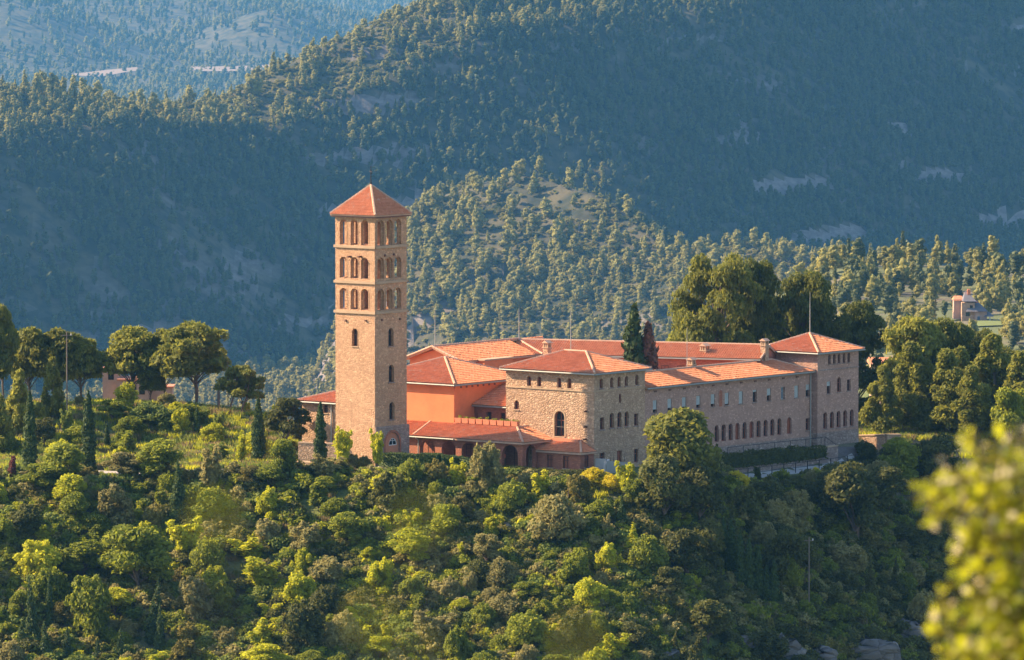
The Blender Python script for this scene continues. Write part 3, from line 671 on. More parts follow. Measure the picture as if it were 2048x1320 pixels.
# flower boxes on the parapet
ux = [uof(910 + 14.1*i, VO) for i in range(10)]
for i in range(9):
    a_, b_ = ux[i]+.05, ux[i+1]-.05; x, y = W((a_+b_)/2, VO+.05); zf = hc[2]+.12
    o = empty('flower_box', (x, y, zf), ROT); OFF[o.name] = ((a_+b_)/2, VO+.05, zf)
    ordn = ['leftmost', 'second', 'third', 'fourth', 'middle', 'sixth', 'seventh', 'eighth', 'rightmost'][i]
    tag(o, 'terracotta flower box on the arcade parapet, %s of the row of nine' % ordn, 'flower box', 'flower boxes above the arcade')
    m_ = MB(); s0, s1 = .17, .22; c0, c1 = (a_, b_), (VO+.05, 0)
    uc, vc = (a_+b_)/2, VO+.05; hw = (b_-a_)/2
    m_.add([(uc-hw+.04, vc-s0, zf+.005), (uc+hw-.04, vc-s0, zf+.005), (uc+hw-.04, vc+s0, zf+.005), (uc-hw+.04, vc+s0, zf+.005), (uc-hw, vc-s1, zf+.5), (uc+hw, vc-s1, zf+.5), (uc+hw, vc+s1, zf+.5), (uc-hw, vc+s1, zf+.5),
            (uc-hw+.06, vc-s1+.06, zf+.5), (uc+hw-.06, vc-s1+.06, zf+.5), (uc+hw-.06, vc+s1-.06, zf+.5), (uc-hw+.06, vc+s1-.06, zf+.5),
            (uc-hw+.06, vc-s1+.06, zf+.42), (uc+hw-.06, vc-s1+.06, zf+.42), (uc+hw-.06, vc+s1-.06, zf+.42), (uc-hw+.06, vc+s1-.06, zf+.42)],
           [(3, 2, 1, 0), (0, 1, 5, 4), (1, 2, 6, 5), (2, 3, 7, 6), (3, 0, 4, 7), (4, 5, 9, 8), (5, 6, 10, 9), (6, 7, 11, 10), (7, 4, 8, 11), (8, 9, 13, 12), (9, 10, 14, 13), (10, 11, 15, 14), (11, 8, 12, 15), (12, 13, 14, 15)])
    m_.build('planter', M['terra'], o); FLOWERS = globals().setdefault('FLOWERS', []); FLOWERS.append((o, uc, vc, zf, hw))

# ------------------------------------------------------------------ annex
UX0, UX1, VX0 = 17.21, 22.52, VB-2.2
an = building('annex', 'small single storey brick annex with brown shutters at the foot of the stone house', 'building', 19.9, 5.6)
ao = level([ofs(x, 911, 936, 12.5, 'rect', 'f', VX0) for x in (1100.3, 1132.5)]); arr = [ofs(1173, 911, 934, 9, 'rect', 'r', UX1)]
m_ = MB(); wall_face(m_, (0, VX0), DU, NF, UX0, UX1, -2.5, 2.0, ao, 0, .3); wall_face(m_, (UX1, 0), DV, NR, VX0, VB-.01, -2.5, 2.0, arr, 0, .3); m_.quad((UX0, VB, -2), (UX0, VX0, -2), (UX0, VX0, 2), (UX0, VB, 2)); m_.build('wall', M['brick'], an)
for o in ao: window(an, (0, VX0), DU, NF, o, ('wood', 'redwood'), .12, True, 1, name='shuttered_window', shut=True)
for o in arr: window(an, (UX1, 0), DV, NR, o, ('wood', 'redwood'), .12, True, 1, name='shuttered_window', shut=True)
a1_, a2_ = MB(), MB(); T2 = VB-VX0+.35; roof_plane(a1_, a2_, (UX0-.3, VX0-.35), (UX1+.35, VX0-.35), (0, 1), 2.02, T2, .38, 0, T2*.8); roof_plane(a1_, a2_, (UX1+.35, VX0-.35), (UX1+.35, VB), (-1, 0), 2.02, T2*.8, .38/.8, T2, 0)
finish_roof(an, a1_, a2_, [((UX1+.35, VX0-.35, 2.02), (UX1+.35-T2*.8, VB, 2.02+.38*T2))])
m_ = MB(); m_.box(UX0+.1, UX1-T2*.6, VB-.5, VB-.002, 2.6, 3.15); m_.build('ledge', M['terra'], an)

# ------------------------------------------------------------------ long wing
UW = UB-.12; VW1 = 43.9
wg = building('long_wing', 'long three storey stone wing with a row of arched windows and white roller blinds', 'building', 19.5, 29)
wx_ = [1309.8, 1339.3, 1368.2, 1396.6, 1425.7, 1453.6, 1481.8, 1509.6, 1537.8, 1565.8, 1592.7, 1615.5]
wo = [ofs(x, 800, 825.5, 8.4, 'rect', 'r', UW) for x in wx_]; h0 = ofs(1309.8, 800.5, 825.8, 8.5, 'rect', 'r', UW); wo = [(o[0], h0[1], .70, h0[3], 'rect') for o in wo]
nic = ofs(1441, 780, 813, 7, 'arch', 'r', UW)
wl = [ofs(x, 845, 879, 9, 'arch', 'r', UW) for x in (1433.5, 1447.3, 1461.4, 1475.2, 1489.2, 1503.3, 1517.2, 1531.2, 1544.7, 1558.9, 1578.8)]
h1 = ofs(1475.2, 845.7, 879.3, 9, 'arch', 'r', UW); wl = [(o[0], h1[1], .74, h1[3], 'arch') for o in wl]; wl[-1] = (wl[-1][0], h1[1], .80, h1[3], 'arch')
wr = ofs(1615.5, 834.5, 860, 8.5, 'rect', 'r', UW); wr = (wr[0], h1[1]+.15, .72, 1.25, 'rect')
ext = [(vof(x, UW), h1[1], .74, h1[3], 'arch') for x in (1306, 1320, 1334, 1348, 1362, 1376, 1390, 1404)]
m_ = MB(); zs_ = h1[1]-.5
wall_face(m_, (UW, 0), DV, NR, VBB, VW1, zs_, 7.8, wo+wl+[wr]+ext, 0, .32); m_.quad((UW-5.8, VBB, 0), (UW-5.8, VW1, 0), (UW-5.8, VW1, 7.8), (UW-5.8, VBB, 7.8)); m_.build('wall', M['wing'], wg)
m_ = MB(); m_.quad((UW+.04, VBB, -3), (UW+.04, VW1, -3), (UW+.04, VW1, zs_), (UW+.04, VBB, zs_)); m_.quad((UW+.04, VBB, zs_), (UW+.04, VW1, zs_), (UW-.3, VW1, zs_), (UW-.3, VBB, zs_)); m_.build('footing', M['lower'], wg)
bls = [.72, .72, .74, .70, .76, .88, .97, .16, .55, .0, .97, .45]
for i, o in enumerate(wo): window(wg, (UW, 0), DV, NR, o, ('shutter' if i in (9,) else 'wood', 'blueglass' if i == 9 else 'glass'), .22, True, 1 if i in (9,) else 0, bls[i])
for o in wl+ext: window(wg, (UW, 0), DV, NR, o, ('redwood', 'redwood' if rnd.random() < .35 else 'glass'), .22, False)
window(wg, (UW, 0), DV, NR, wr, ('redwood', 'glass'), .22)
m_ = MB(); L = op_outline(nic); m_.add([p3((UW, 0), DV, NR, *p, -.015) for p in L], [tuple(range(len(L)))]); m_.build('blind_arch', M['brick'], wg); arch_ring(wg, (UW, 0), DV, NR, nic, .08, .03, 'wing')
for x in (1310.5, 1339.5, 1368.3, 1397, 1426, 1453.7, 1482, 1510, 1538, 1566, 1594): v_ = vof(x, UW); band(wg, (UW, 0), DV, NR, v_-.2, v_+.2, 7.28, 7.45, .06, 'wood', 'vent')
wt, ws = MB(), MB(); tw_ = 3.2
roof_plane(wt, ws, (UW+.4, VBB+.02), (UW+.4, VW1-.02), (-1, 0), 7.82, tw_, .37, 0, tw_); roof_plane(wt, ws, (UW+.4-2*tw_, VW1), (UW+.4-2*tw_, VBB+.02), (1, 0), 7.82, tw_, .37, tw_, 0)
roof_plane(wt, ws, (UW+.4, VW1-.02), (UW+.4-2*tw_, VW1-.02), (0, -1), 7.82, tw_, .37, tw_, tw_)
rgz = 7.82+.37*tw_; wrf = finish_roof(wg, wt, ws, [((UW+.4-tw_, VBB, rgz), (UW+.4-tw_, VW1-tw_, rgz)), ((UW+.4, VW1-.02, 7.82), (UW+.4-tw_, VW1-tw_, rgz))], [((UW+.46, VBB, 7.73), (UW+.46, VW1, 7.73))])
chimney(wrf, UW+.4-tw_-.3, vof(1383, UW+.1-tw_), 8.6, zof(UW+.4-tw_, vof(1383, UW+.1-tw_), 715), .62)
rod(wrf, UW+.4-tw_-.2, vof(1377, UW+.4-tw_), 8.8, zof(UW+.4-tw_, vof(1377, UW+.4-tw_), 655), .045)
m_ = MB(); m_.tube([(UW+.1, VW1-.35, 7.7), (UW+.1, VW1-.35, -.6)], .065, 6); m_.build('downpipe', M['pipe'], wg)

# ------------------------------------------------------------------ end tower
UE = UB+.6; VE0, VE1 = 43.9, 51.2; UE0 = UE-7.2
et = building('end_tower', 'squat square stone tower with hipped roof at the right end of the long wing', 'building', UE-3.6, 47.5)
e1 = level([ofs(x, a, b, 5.6, 'arch', 'r', UE) for x, a, b in ((1658.8, 709.4, 728.5), (1668.5, 708.3, 727.5), (1678, 707.2, 726.5), (1688, 706, 725.5), (1697.6, 705, 724.5))])
e2 = [ofs(1657.3, 763, 787.5, 8, 'rect', 'r', UE), ofs(1678, 754.5, 784, 8.8, 'arch', 'r', UE), ofs(1697.6, 758.8, 781.5, 8, 'rect', 'r', UE)]
e3 = level([ofs(x, a, b, 8.4, 'arch', 'r', UE) for x, a, b in ((1650.6, 825, 858.3), (1664.2, 823.3, 856.6), (1677.3, 821.6, 855), (1690.6, 820, 853), (1703.6, 818.5, 851.5))])
e4 = [ofs(1670.3, 894, 916, 8.6, 'arch', 'r', UE), ofs(1688.8, 891.5, 915, 8, 'arch', 'r', UE)]
et_z = 9.72
m_ = MB(); zf_ = e3[0][1]-.35
wall_face(m_, (UE, 0), DV, NR, VE0, VE1, zf_, et_z, e1+e2+e3, 0, .32); wall_face(m_, (0, VE0), DU, NF, UE0, UE, zf_, et_z, [ofs(1548, 704, 717, 7, 'rect', 'f', VE0)], 0, .32)
m_.quad((UE, VE1, zf_), (UE0, VE1, zf_), (UE0, VE1, et_z), (UE, VE1, et_z)); m_.quad((UE0, VE1, 0), (UE0, VE0, 0), (UE0, VE0, et_z), (UE0, VE1, et_z)); m_.build('wall', M['wing'], et)
m_ = MB(); wall_face(m_, (UE+.03, 0), DV, NR, VE0-.03, VE1+.03, -3.5, zf_, e4, 0, .3); wall_face(m_, (0, VE0-.03), DU, NF, UE0, UE+.03, -3.5, zf_, [], 0, .3); m_.quad((UE+.03, VE1+.03, -3.5), (UE0, VE1+.03, -3.5), (UE0, VE1+.03, zf_), (UE+.03, VE1+.03, zf_)); m_.build('footing', M['lower'], et)
for o in e1: window(et, (UE, 0), DV, NR, o, ('wood', 'glass'), .2)
for i, o in enumerate(e2): window(et, (UE, 0), DV, NR, o, ('redwood' if i == 1 else 'wood', 'glass'), .2, True, 1, .35 if i == 0 else 0)
for o in e3: window(et, (UE, 0), DV, NR, o, ('redwood', 'glass'), .25)
for o in e4: window(et, (UE+.03, 0), DV, NR, o, ('wood', 'glass'), .28, False)
window(et, (0, VE0), DU, NF, ofs(1548, 704, 717, 7, 'rect', 'f', VE0), ('redwood', 'redwood'), .2, False, 0, name='door', shut=True)
zc_ = zof(UE, VE0, 741.5); band(et, (UE, 0), DV, NR, VE0-.05, VE1+.05, zc_-.07, zc_+.07, .06, 'lower', 'string_course')
er = hip_roof(et, UE0-.45, UE+.45, VE0-.45, VE1+.45, et_z, .40)
rod(er, UE-3.6, 47.55, et_z+.4*3.9, zof(UE-3.6, 47.55, 584))
u_ = uof(1529, VE0-4.5); chimney(et, u_, VE0-4.5, 7.4, zof(u_, VE0-4.5, 677), .62)

# ------------------------------------------------------------------ church nave and north wing round the courtyard
UN, VG, VN = -6.26, 17.5, 31.7
nv = building('church_nave', 'orange gabled church nave with pale tile roof behind the pyramid roofed hall', 'church', UN, 24)
m_ = MB(); zr_, ez_ = 10.35, 9.18
m_.add([(UN-3.3, VG, 0), (UN+3.3, VG, 0), (UN+3.3, VG, ez_+.1), (UN, VG, zr_-.1), (UN-3.3, VG, ez_+.1)], [(0, 1, 2, 3, 4)]); m_.quad((UN+3.3, VG, 0), (UN+3.3, VN-1, 0), (UN+3.3, VN-1, ez_+.1), (UN+3.3, VG, ez_+.1)); m_.quad((UN-3.3, VN+3, 0), (UN-3.3, VG, 0), (UN-3.3, VG, ez_+.1), (UN-3.3, VN+3, ez_+.1))
m_.build('wall', M['orange'], nv)
n1_, n2_ = MB(), MB(); hw_ = 3.8; ns_ = (zr_-ez_+.2)/hw_
roof_plane(n1_, n2_, (UN+hw_, VG-.5), (UN+hw_, VN-2.0), (-1, 0), ez_, hw_, ns_, 0, 0); roof_plane(n1_, n2_, (UN-hw_, VN+4), (UN-hw_, VG-.5), (1, 0), ez_, hw_, ns_, 0, 0)
nr_ = finish_roof(nv, n1_, n2_, [((UN, VG-.5, ez_+hw_*ns_), (UN, VN, ez_+hw_*ns_)), ((UN+hw_, VG-.5, ez_), (UN, VG-.5, ez_+hw_*ns_)), ((UN-hw_, VG-.5, ez_), (UN, VG-.5, ez_+hw_*ns_))])
rod(nr_, UN, VG, 10.4, zof(UN, VG, 614), .045); rod(nr_, UN+.1, VN-.3, 10.6, zof(UN, VN, 616))
sb = building('rooftop_box', 'small flat roofed orange box on the nave roof behind the pyramid roof', 'building', uof(965, 22), 22)
u0_, u1_ = uof(935, 19.8), uof(969, 19.8); m_ = MB(); zt_ = zof(u0_, 20, 719.5); m_.box(u0_, u1_, 19.8, 24.5, 7.0, zt_); m_.build('wall', M['orange'], sb); m_ = MB(); m_.box(u0_-.15, u1_+.15, 19.65, 24.65, zt_+.002, zt_+.14); m_.build('roof', M['trim'], sb)
nw = building('north_wing', 'long low wing with red tile roof along the far side of the courtyard', 'building', 6, VN+5)
NA, NB = Vector((UN, VN)), Vector((19.0, 41.2)); ND = (NB-NA).normalized(); NP = Vector((-ND.y, ND.x)); hn = 3.6; zN0, zsl = 9.25, .335
def nwp(a, c): q = NA + ND*a + NP*c; return (q.x, q.y)
LN = (NB-NA).length; zrN = zN0+hn*zsl
m_ = MB()
for c_ in (-3.2, 3.2):
    p0, p1 = nwp(-1, c_), nwp(LN, c_); m_.quad((*p0, 0), (*p1, 0), (*p1, zN0-.05), (*p0, zN0-.05))
p0, p1, p2 = nwp(LN-.2, -3.2), nwp(LN-.2, 3.2), nwp(LN-.2, 0); m_.add([(*p0, 0), (*p1, 0), (*p1, zN0-.05), (*p2, zrN-.25), (*p0, zN0-.05)], [(0, 1, 2, 3, 4)])
m_.build('wall', M['brick'], nw)
w1_, w2_ = MB(), MB()
roof_plane(w1_, w2_, nwp(2.2, -hn), nwp(LN, -hn), tuple(NP), zN0, hn, zsl, -0.0, 0); roof_plane(w1_, w2_, nwp(LN, hn), nwp(-4, hn), tuple(-NP), zN0, hn, zsl, 0, 3.9)
roof_plane(w1_, w2_, nwp(-.2, -hn), nwp(2.22, -hn), tuple(NP), zN0-.004, hn, zsl, 0, 0)
nwr = finish_roof(nw, w1_, w2_, [((*nwp(-.3, 0), zrN), (*nwp(LN, 0), zrN)), ((*nwp(3.6, -hn), zN0), (*nwp(-.2, 0), zrN)), ((*nwp(LN, -hn), zN0), (*nwp(LN, 0), zrN))], [((*nwp(3.6, -hn-.06), zN0-.08), (*nwp(LN, -hn-.06), zN0-.08))])
def on_nw(px, c):
    lo, hi = 0.0, LN+10
    for _ in range(40):
        m = (lo+hi)/2; q = nwp(m, c)
        if pr(*W(*q), 9)[0] < px: lo = m
        else: hi = m
    return nwp(m, c)
q_ = on_nw(1409.5, -2.0); chimney(nwr, *q_, 9.2, zof(*q_, 687), .72); q_ = on_nw(1105, -1.4); chimney(nwr, *q_, 9.5, zof(*q_, 692), .6)
for x in (1330, 1362, 1394):
    q_ = on_nw(x, -3.2); a_ = (Vector(q_)-NA).dot(ND); O_ = nwp(0, -3.2); window(nw, O_, tuple(ND), tuple(-NP), (a_, 7.2, .8, 1.2, 'rect'), ('wood', 'glass'), -.03, False)
cl = building('cloister_roof', 'narrow strip of lower tiled roof in the courtyard below the north wing', 'roof', 8, VN)
c1_, c2_ = MB(), MB(); roof_plane(c1_, c2_, nwp(6, -6.2), nwp(LN-1, -6.2), tuple(NP), 6.9, 2.7, .3, 0, 0); finish_roof(cl, c1_, c2_, []); m_ = MB(); p0, p1 = nwp(6, -5.8), nwp(LN-1, -5.8); m_.quad((*p0, 0), (*p1, 0), (*p1, 6.75), (*p0, 6.75)); m_.build('wall', M['trim'], cl)

# low house left of the tower
lh = building('side_house', 'low stone house with hipped tile roof peeping out left of the bell tower', 'building', -9.5, 8)
ulh = -13.65; lo_ = [ofs(651, 810, 826, 9, 'rect', 'f', 5.0)]
shell(lh, ulh, T0-.02, 5.0, 12.5, -1, 5.4, lo_, (), 'block'); window(lh, (0, 5.0), DU, NF, lo_[0], ('wood', 'glass'), .2)
h1_, h2_ = MB(), MB(); T_ = 4.2; roof_plane(h1_, h2_, (ulh-.45, 4.55), (T0+2, 4.55), (0, 1), 5.42, T_, .30, T_, 0); roof_plane(h1_, h2_, (ulh-.45, 12.95), (ulh-.45, 4.55), (1, 0), 5.42, T_, .30, T_, T_)
finish_roof(lh, h1_, h2_, [((ulh-.45, 4.55, 5.42), (ulh-.45+T_, 4.55+T_, 5.42+.3*T_))], [((ulh-.4, 4.5, 5.33), (T0-.2, 4.5, 5.33))])
m_ = MB(); u_ = uof(663, 4.9); m_.tube([(u_, 4.88, 5.2), (u_, 4.88, 0)], .09, 6); m_.build('downpipe', M['pipe'], lh)
#@@SITE
# ------------------------------------------------------------------ foliage materials
LM = dict(
    pine=leaf_mat('pine_needles', (.075, .095, .018), (.18, .19, .032), .4),
    pinemid=leaf_mat('half_lit_pine_needles', (.10, .12, .02), (.225, .225, .035), .42),  # pine needles with some sunlight mixed into the colour
    pinelit=leaf_mat('sunlit_pine_needles', (.14, .16, .025), (.29, .29, .045), .45),  # lit copy of the pine needles, sunlight painted into the colour
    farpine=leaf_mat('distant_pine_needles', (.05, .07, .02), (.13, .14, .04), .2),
    farlit=leaf_mat('distant_sunlit_pine', (.18, .175, .04), (.34, .31, .08), .35),  # lit copy of farpine: sun on the far crowns put into the colour
    dark=leaf_mat('holm_oak_leaves', (.05, .062, .016), (.135, .14, .028), .35),
    green=leaf_mat('oak_leaves', (.105, .15, .014), (.265, .29, .03), .5),
    bright=leaf_mat('young_leaves', (.26, .31, .016), (.48, .48, .03), .5),
    yellow=leaf_mat('broom_flowers', (.40, .37, .015), (.62, .52, .02), .4),
    olive=leaf_mat('olive_leaves', (.17, .165, .05), (.35, .315, .11), .4),
    brown=leaf_mat('brownish_leaves', (.13, .125, .028), (.26, .23, .05), .4),
    fir=leaf_mat('fir_needles', (.04, .07, .022), (.11, .15, .04), .25),
    cypress=leaf_mat('cypress_scales', (.03, .055, .014), (.085, .125, .026), .2),
    red=leaf_mat('red_leaves', (.10, .035, .028), (.18, .065, .045), .3),
    dry=leaf_mat('dry_cypress', (.13, .06, .035), (.24, .11, .06), .2),
    grass=leaf_mat('meadow_grass', (.10, .15, .025), (.22, .26, .05), .4),
    ochre=leaf_mat('dry_grass', (.16, .13, .05), (.30, .24, .10), .35),
)
def cloud(rng, blobs, n, s, aspect=1.0, lo=.72, hi=1.05, spread=.6, up=0.0, core=.0, downcut=-.75):
    B = np.array(blobs, float); w_ = (B[:, 3]*B[:, 4] + B[:, 4]*B[:, 5] + B[:, 3]*B[:, 5]); w_ /= w_.sum()
    k = rng.choice(len(B), n, p=w_); d = rng.normal(size=(n, 3)); d /= np.linalg.norm(d, axis=1)[:, None]
    d[:, 2] = np.where(d[:, 2] < downcut, -d[:, 2], d[:, 2])
    r = lo + (hi-lo)*rng.random(n)**.6
    P = B[k, :3] + d*B[k, 3:6]*r[:, None]
    N = d + rng.normal(size=(n, 3))*spread; N /= np.linalg.norm(N, axis=1)[:, None]
    A = rng.normal(size=(n, 3)); A[:, 2] += up*3; A -= N*(A*N).sum(1)[:, None]; A /= np.linalg.norm(A, axis=1)[:, None]; Bt = np.cross(N, A)
    h = s*(.55 + .8*rng.random(n)); a = A*(h*aspect)[:, None]; b = Bt*h[:, None]
    V = np.stack([P-a*.9, P+b*.75+a*.05, P+a, P-b*.75+a*.05], 1).reshape(-1, 3); Fq = np.arange(4*n).reshape(n, 4)
    if core > 0:
        vs, fs = [V], [Fq]; off = len(V); m1, m2 = 7, 5
        for q in B:
            th = np.linspace(0, 2*np.pi, m1, endpoint=False); ph = np.linspace(.25, np.pi-.25, m2)
            g = np.stack([np.outer(np.sin(ph), np.cos(th)), np.outer(np.sin(ph), np.sin(th)), np.outer(np.cos(ph), np.ones(m1))], -1)*(core*(.85+.3*rng.random((m2, m1, 1))))
            vs.append((q[:3] + g.reshape(-1, 3)*q[3:6])); ii = np.arange(m1*m2).reshape(m2, m1) + off; off += m1*m2
            fs.append(np.stack([ii[:-1], np.roll(ii, -1, 1)[:-1], np.roll(ii, -1, 1)[1:], ii[1:]], -1).reshape(-1, 4))
        V = np.concatenate(vs); Fq = np.concatenate(fs)
    return V, Fq
def vf_mesh(name, vf, mat): return np_mesh(name, vf[0], vf[1], [mat])
def trunk_mesh(name, tubes, mat):
    m_ = MB()
    for pts, rad, n in tubes: m_.tube(pts, rad, n)
    me = bpy.data.meshes.new(name); me.from_pydata(m_.v, [], m_.f); me.materials.append(mat); me.polygons.foreach_set('use_smooth', [True]*len(m_.f)); return me
PROTO = {}       # kind -> list of (crown mesh, trunk mesh or None, height, width)
def dome_blobs(rng, R, h, nb, z0=.0, flat=1.0, br=.34):
    out = []
    for i in range(nb):
        a = rng.random()*6.283; q = math.sqrt(rng.random()); zz = rng.random()**.8
        env = math.sqrt(max(.05, 1-(abs(zz-.38)/.66)**2)); r = R*q*env*.80
        b = br*R*(.7+.6*rng.random()); out.append((r*math.cos(a), r*math.sin(a), z0 + (h-z0)*zz*.82 + b*.25, b, b, b*.82*flat))
    return out
def mk_shrub(seed):
    rng = np.random.default_rng(seed); b = dome_blobs(rng, 2.1, 4.0, 30, .1, 1, .26 + .06*(seed % 3))
    for i in range(16):
        a = rng.random()*6.283; q = 1.9*rng.random()**.6; zt = 3.9*math.sqrt(max(.05, 1-(q/2.3)**2)); e_ = .18+.25*rng.random(); b.append((q*math.cos(a), q*math.sin(a), zt, e_, e_, e_*(1+1.2*rng.random())))
    return (vf_mesh('shrub', cloud(rng, b, 5600, .135, 1.3, .55, 1.22, .7, up=.3, core=.6), LM['green']), None, 4.0, 4.2)
def mk_tree(seed, ht=6.0):
    rng = np.random.default_rng(seed); R = ht*.36; b = dome_blobs(rng, R, ht, 30, ht*.30, 1, .30)
    tb = [([(0, 0, -.5), (.1*rng.normal(), .1*rng.normal(), ht*.25), (.25*rng.normal(), .25*rng.normal(), ht*.6)], [.17, .13, .06], 6)]
    for q in b[::4]: tb.append(([(0, 0, ht*.22), (q[0]*.5, q[1]*.5, ht*.22+(q[2]-ht*.22)*.6), (q[0], q[1], q[2])], [.08, .05, .02], 5))
    return (vf_mesh('crown', cloud(rng, b, 6200, .14, 1.3, .5, 1.28, .75, up=.2, core=.45), LM['green']), trunk_mesh('trunk', tb, M['bark']), ht, 2*R)
def mk_loose(seed, ht=4.0):
    rng = np.random.default_rng(seed); b = []; tb = []
    for i in range(9):
        a = rng.random()*6.283; L = ht*(.55+.42*rng.random()); sp_ = .26*ht*rng.random(); tip = (sp_*math.cos(a), sp_*math.sin(a), L)
        tb.append(([(0, 0, -.3), (tip[0]*.4, tip[1]*.4, L*.45), tip], [.06, .04, .012], 5))
        for t_ in (.45, .62, .8, .97): rr = .085*ht*(1.25-t_*.6); b.append((tip[0]*t_+.12*rng.normal(), tip[1]*t_+.12*rng.normal(), L*t_, rr, rr, rr*1.15))
    return (vf_mesh('crown', cloud(rng, b, 2600, .13, 1.3, .4, 1.35, .9, up=.4), LM['bright']), trunk_mesh('trunk', tb, M['bark']), ht, ht*.62)
def mk_fir(seed, ht=6.0, wr=.2):
    rng = np.random.default_rng(seed); b = []
    for i in range(46):
        t_ = .06 + .92*(i/45); z = ht*t_; R = ht*wr*(1-t_)**.85; n = max(1, int(5*(1-t_))+1)
        for k in range(n): a = rng.random()*6.283; q = R*(.5+.5*rng.random()); b.append((q*math.cos(a)*.7, q*math.sin(a)*.7, z-q*.15, .12*ht*(1-t_)*.6+.09, .12*ht*(1-t_)*.6+.09, .07+.03*ht*(1-t_)))
    return (vf_mesh('crown', cloud(rng, b, 4200, .12, 1.7, .5, 1.15, .8, up=.1, core=.5), LM['fir']), trunk_mesh('trunk', [([(0, 0, -.4), (0, 0, ht*.9)], [.12, .02], 6)], M['bark']), ht, ht*wr*2)
def mk_cypress(seed, ht=7.5, wr=.085):
    rng = np.random.default_rng(seed); b = []
    for i in range(60):
        t_ = (i+.5)/60; z = ht*(.04+.94*t_); R = ht*wr*(min(1, t_*7+.45))*(1-t_**2.6)**.8+.05; a = rng.random()*6.283; q = R*.45*rng.random()
        b.append((q*math.cos(a), q*math.sin(a), z, R*.72, R*.72, ht*.05))
    return (vf_mesh('crown', cloud(rng, b, 4600, .10, 1.9, .75, 1.1, .6, up=1.0, core=.8), LM['cypress']), trunk_mesh('trunk', [([(0, 0, -.4), (0, 0, ht*.5)], [.13, .05], 6)], M['bark']), ht, ht*wr*1.9)
def mk_pine(seed, ht=8.0, spread=.33, low=.36, n=11000, s=.15, lean=0.0, nb=54):
    rng = np.random.default_rng(seed); b = []; tb = []; cx, cy = lean*ht, 0
    tb.append(([(0, 0, -.8), (cx*.25+.15*rng.normal(), .1*rng.normal(), ht*low*.6), (cx*.7, .2*rng.normal(), ht*low*1.15), (cx, 0, ht*.86)], [ht*.026, ht*.021, ht*.016, ht*.005], 7))
    for i in range(nb):
        a = rng.random()*6.283; q = math.sqrt(rng.random()); w_ = rng.random(); zz = low + (1-low)*(.10+.80*w_); e = 1-abs((w_-.42)/.62)**2.4
        R = spread*ht*q*math.sqrt(max(.10, e)); rb_ = ht*(.078 if ht < 12 else .058)*(.6+.9*rng.random())
        c = (cx*(zz)+R*math.cos(a), R*math.sin(a), ht*zz); b.append((*c, rb_*1.1, rb_*1.1, rb_*.85))
        if i % 2 == 0: zb = ht*max(low*.75, zz-.22); tb.append(([(cx*zb/ht, 0, zb), ((cx*zb/ht+c[0])/2, c[1]*.5, (zb+c[2])/2+.02*ht), c], [ht*.0085, ht*.006, ht*.002], 5))
    return (vf_mesh('crown', cloud(rng, b, n, s, 1.7, .45, 1.32, .8, up=.35, core=.42, downcut=-.35), LM['pine']), trunk_mesh('trunk', tb, M['bark']), ht, 2*spread*ht)
def mk_ypine(seed, ht=6.0, wr=.27, n=4200, s=.15):
    rng = np.random.default_rng(seed); b = []; tb = [([(0, 0, -.5), (.1*rng.normal(), 0, ht*.5), (0, 0, ht*.95)], [ht*.022, ht*.014, .02], 6)]
    for i in range(64):
        t_ = .12 + .86*rng.random()**.9; R = ht*wr*(1-t_**1.5)**.8*math.sqrt(rng.random()); a = rng.random()*6.283; r_ = ht*.056*(1.3-.6*t_)*(.6+.8*rng.random())
        c = (R*math.cos(a), R*math.sin(a), ht*t_); b.append((*c, r_, r_, r_*1.15))
        if i % 3 == 0: tb.append(([(0, 0, ht*t_*.8), c], [.035, .012], 4))
    return (vf_mesh('crown', cloud(rng, b, n, s, 1.7, .4, 1.35, .85, up=.6, core=.4), LM['pinelit']), trunk_mesh('trunk', tb, M['palebark']), ht, 2*wr*ht)
PROTO['shrub'] = [mk_shrub(100+i) for i in range(6)]
PROTO['tree'] = [mk_tree(200+i) for i in range(5)]
PROTO['loose'] = [mk_loose(300+i) for i in range(5)]
PROTO['fir'] = [mk_fir(400+i) for i in range(3)]
PROTO['cypress'] = [mk_cypress(500+i) for i in range(3)]
PROTO['pine'] = [mk_pine(600+i) for i in range(4)]
PROTO['leaning'] = [mk_pine(640+i, 5.5, .34, .35, 4500, .15, .18*(1 if i else 1.3), 24) for i in range(2)]
PROTO['bigpine'] = [mk_pine(660+i, 17, .37, .20, 24000, .18, 0, 105) for i in range(3)]
PROTO['ypine'] = [mk_ypine(700+i) for i in range(4)]
PROTO['tallypine'] = [mk_ypine(720+i, 11, .27, 15000, .16) for i in range(3)]
NAMES = dict(shrub='shrub', tree='broadleaf_tree', loose='young_tree', fir='fir_tree', cypress='cypress', pine='pine_tree', leaning='pine_tree', bigpine='pine_tree', ypine='young_pine', tallypine='pine_tree')
trng = random.Random(5); PLACED = []
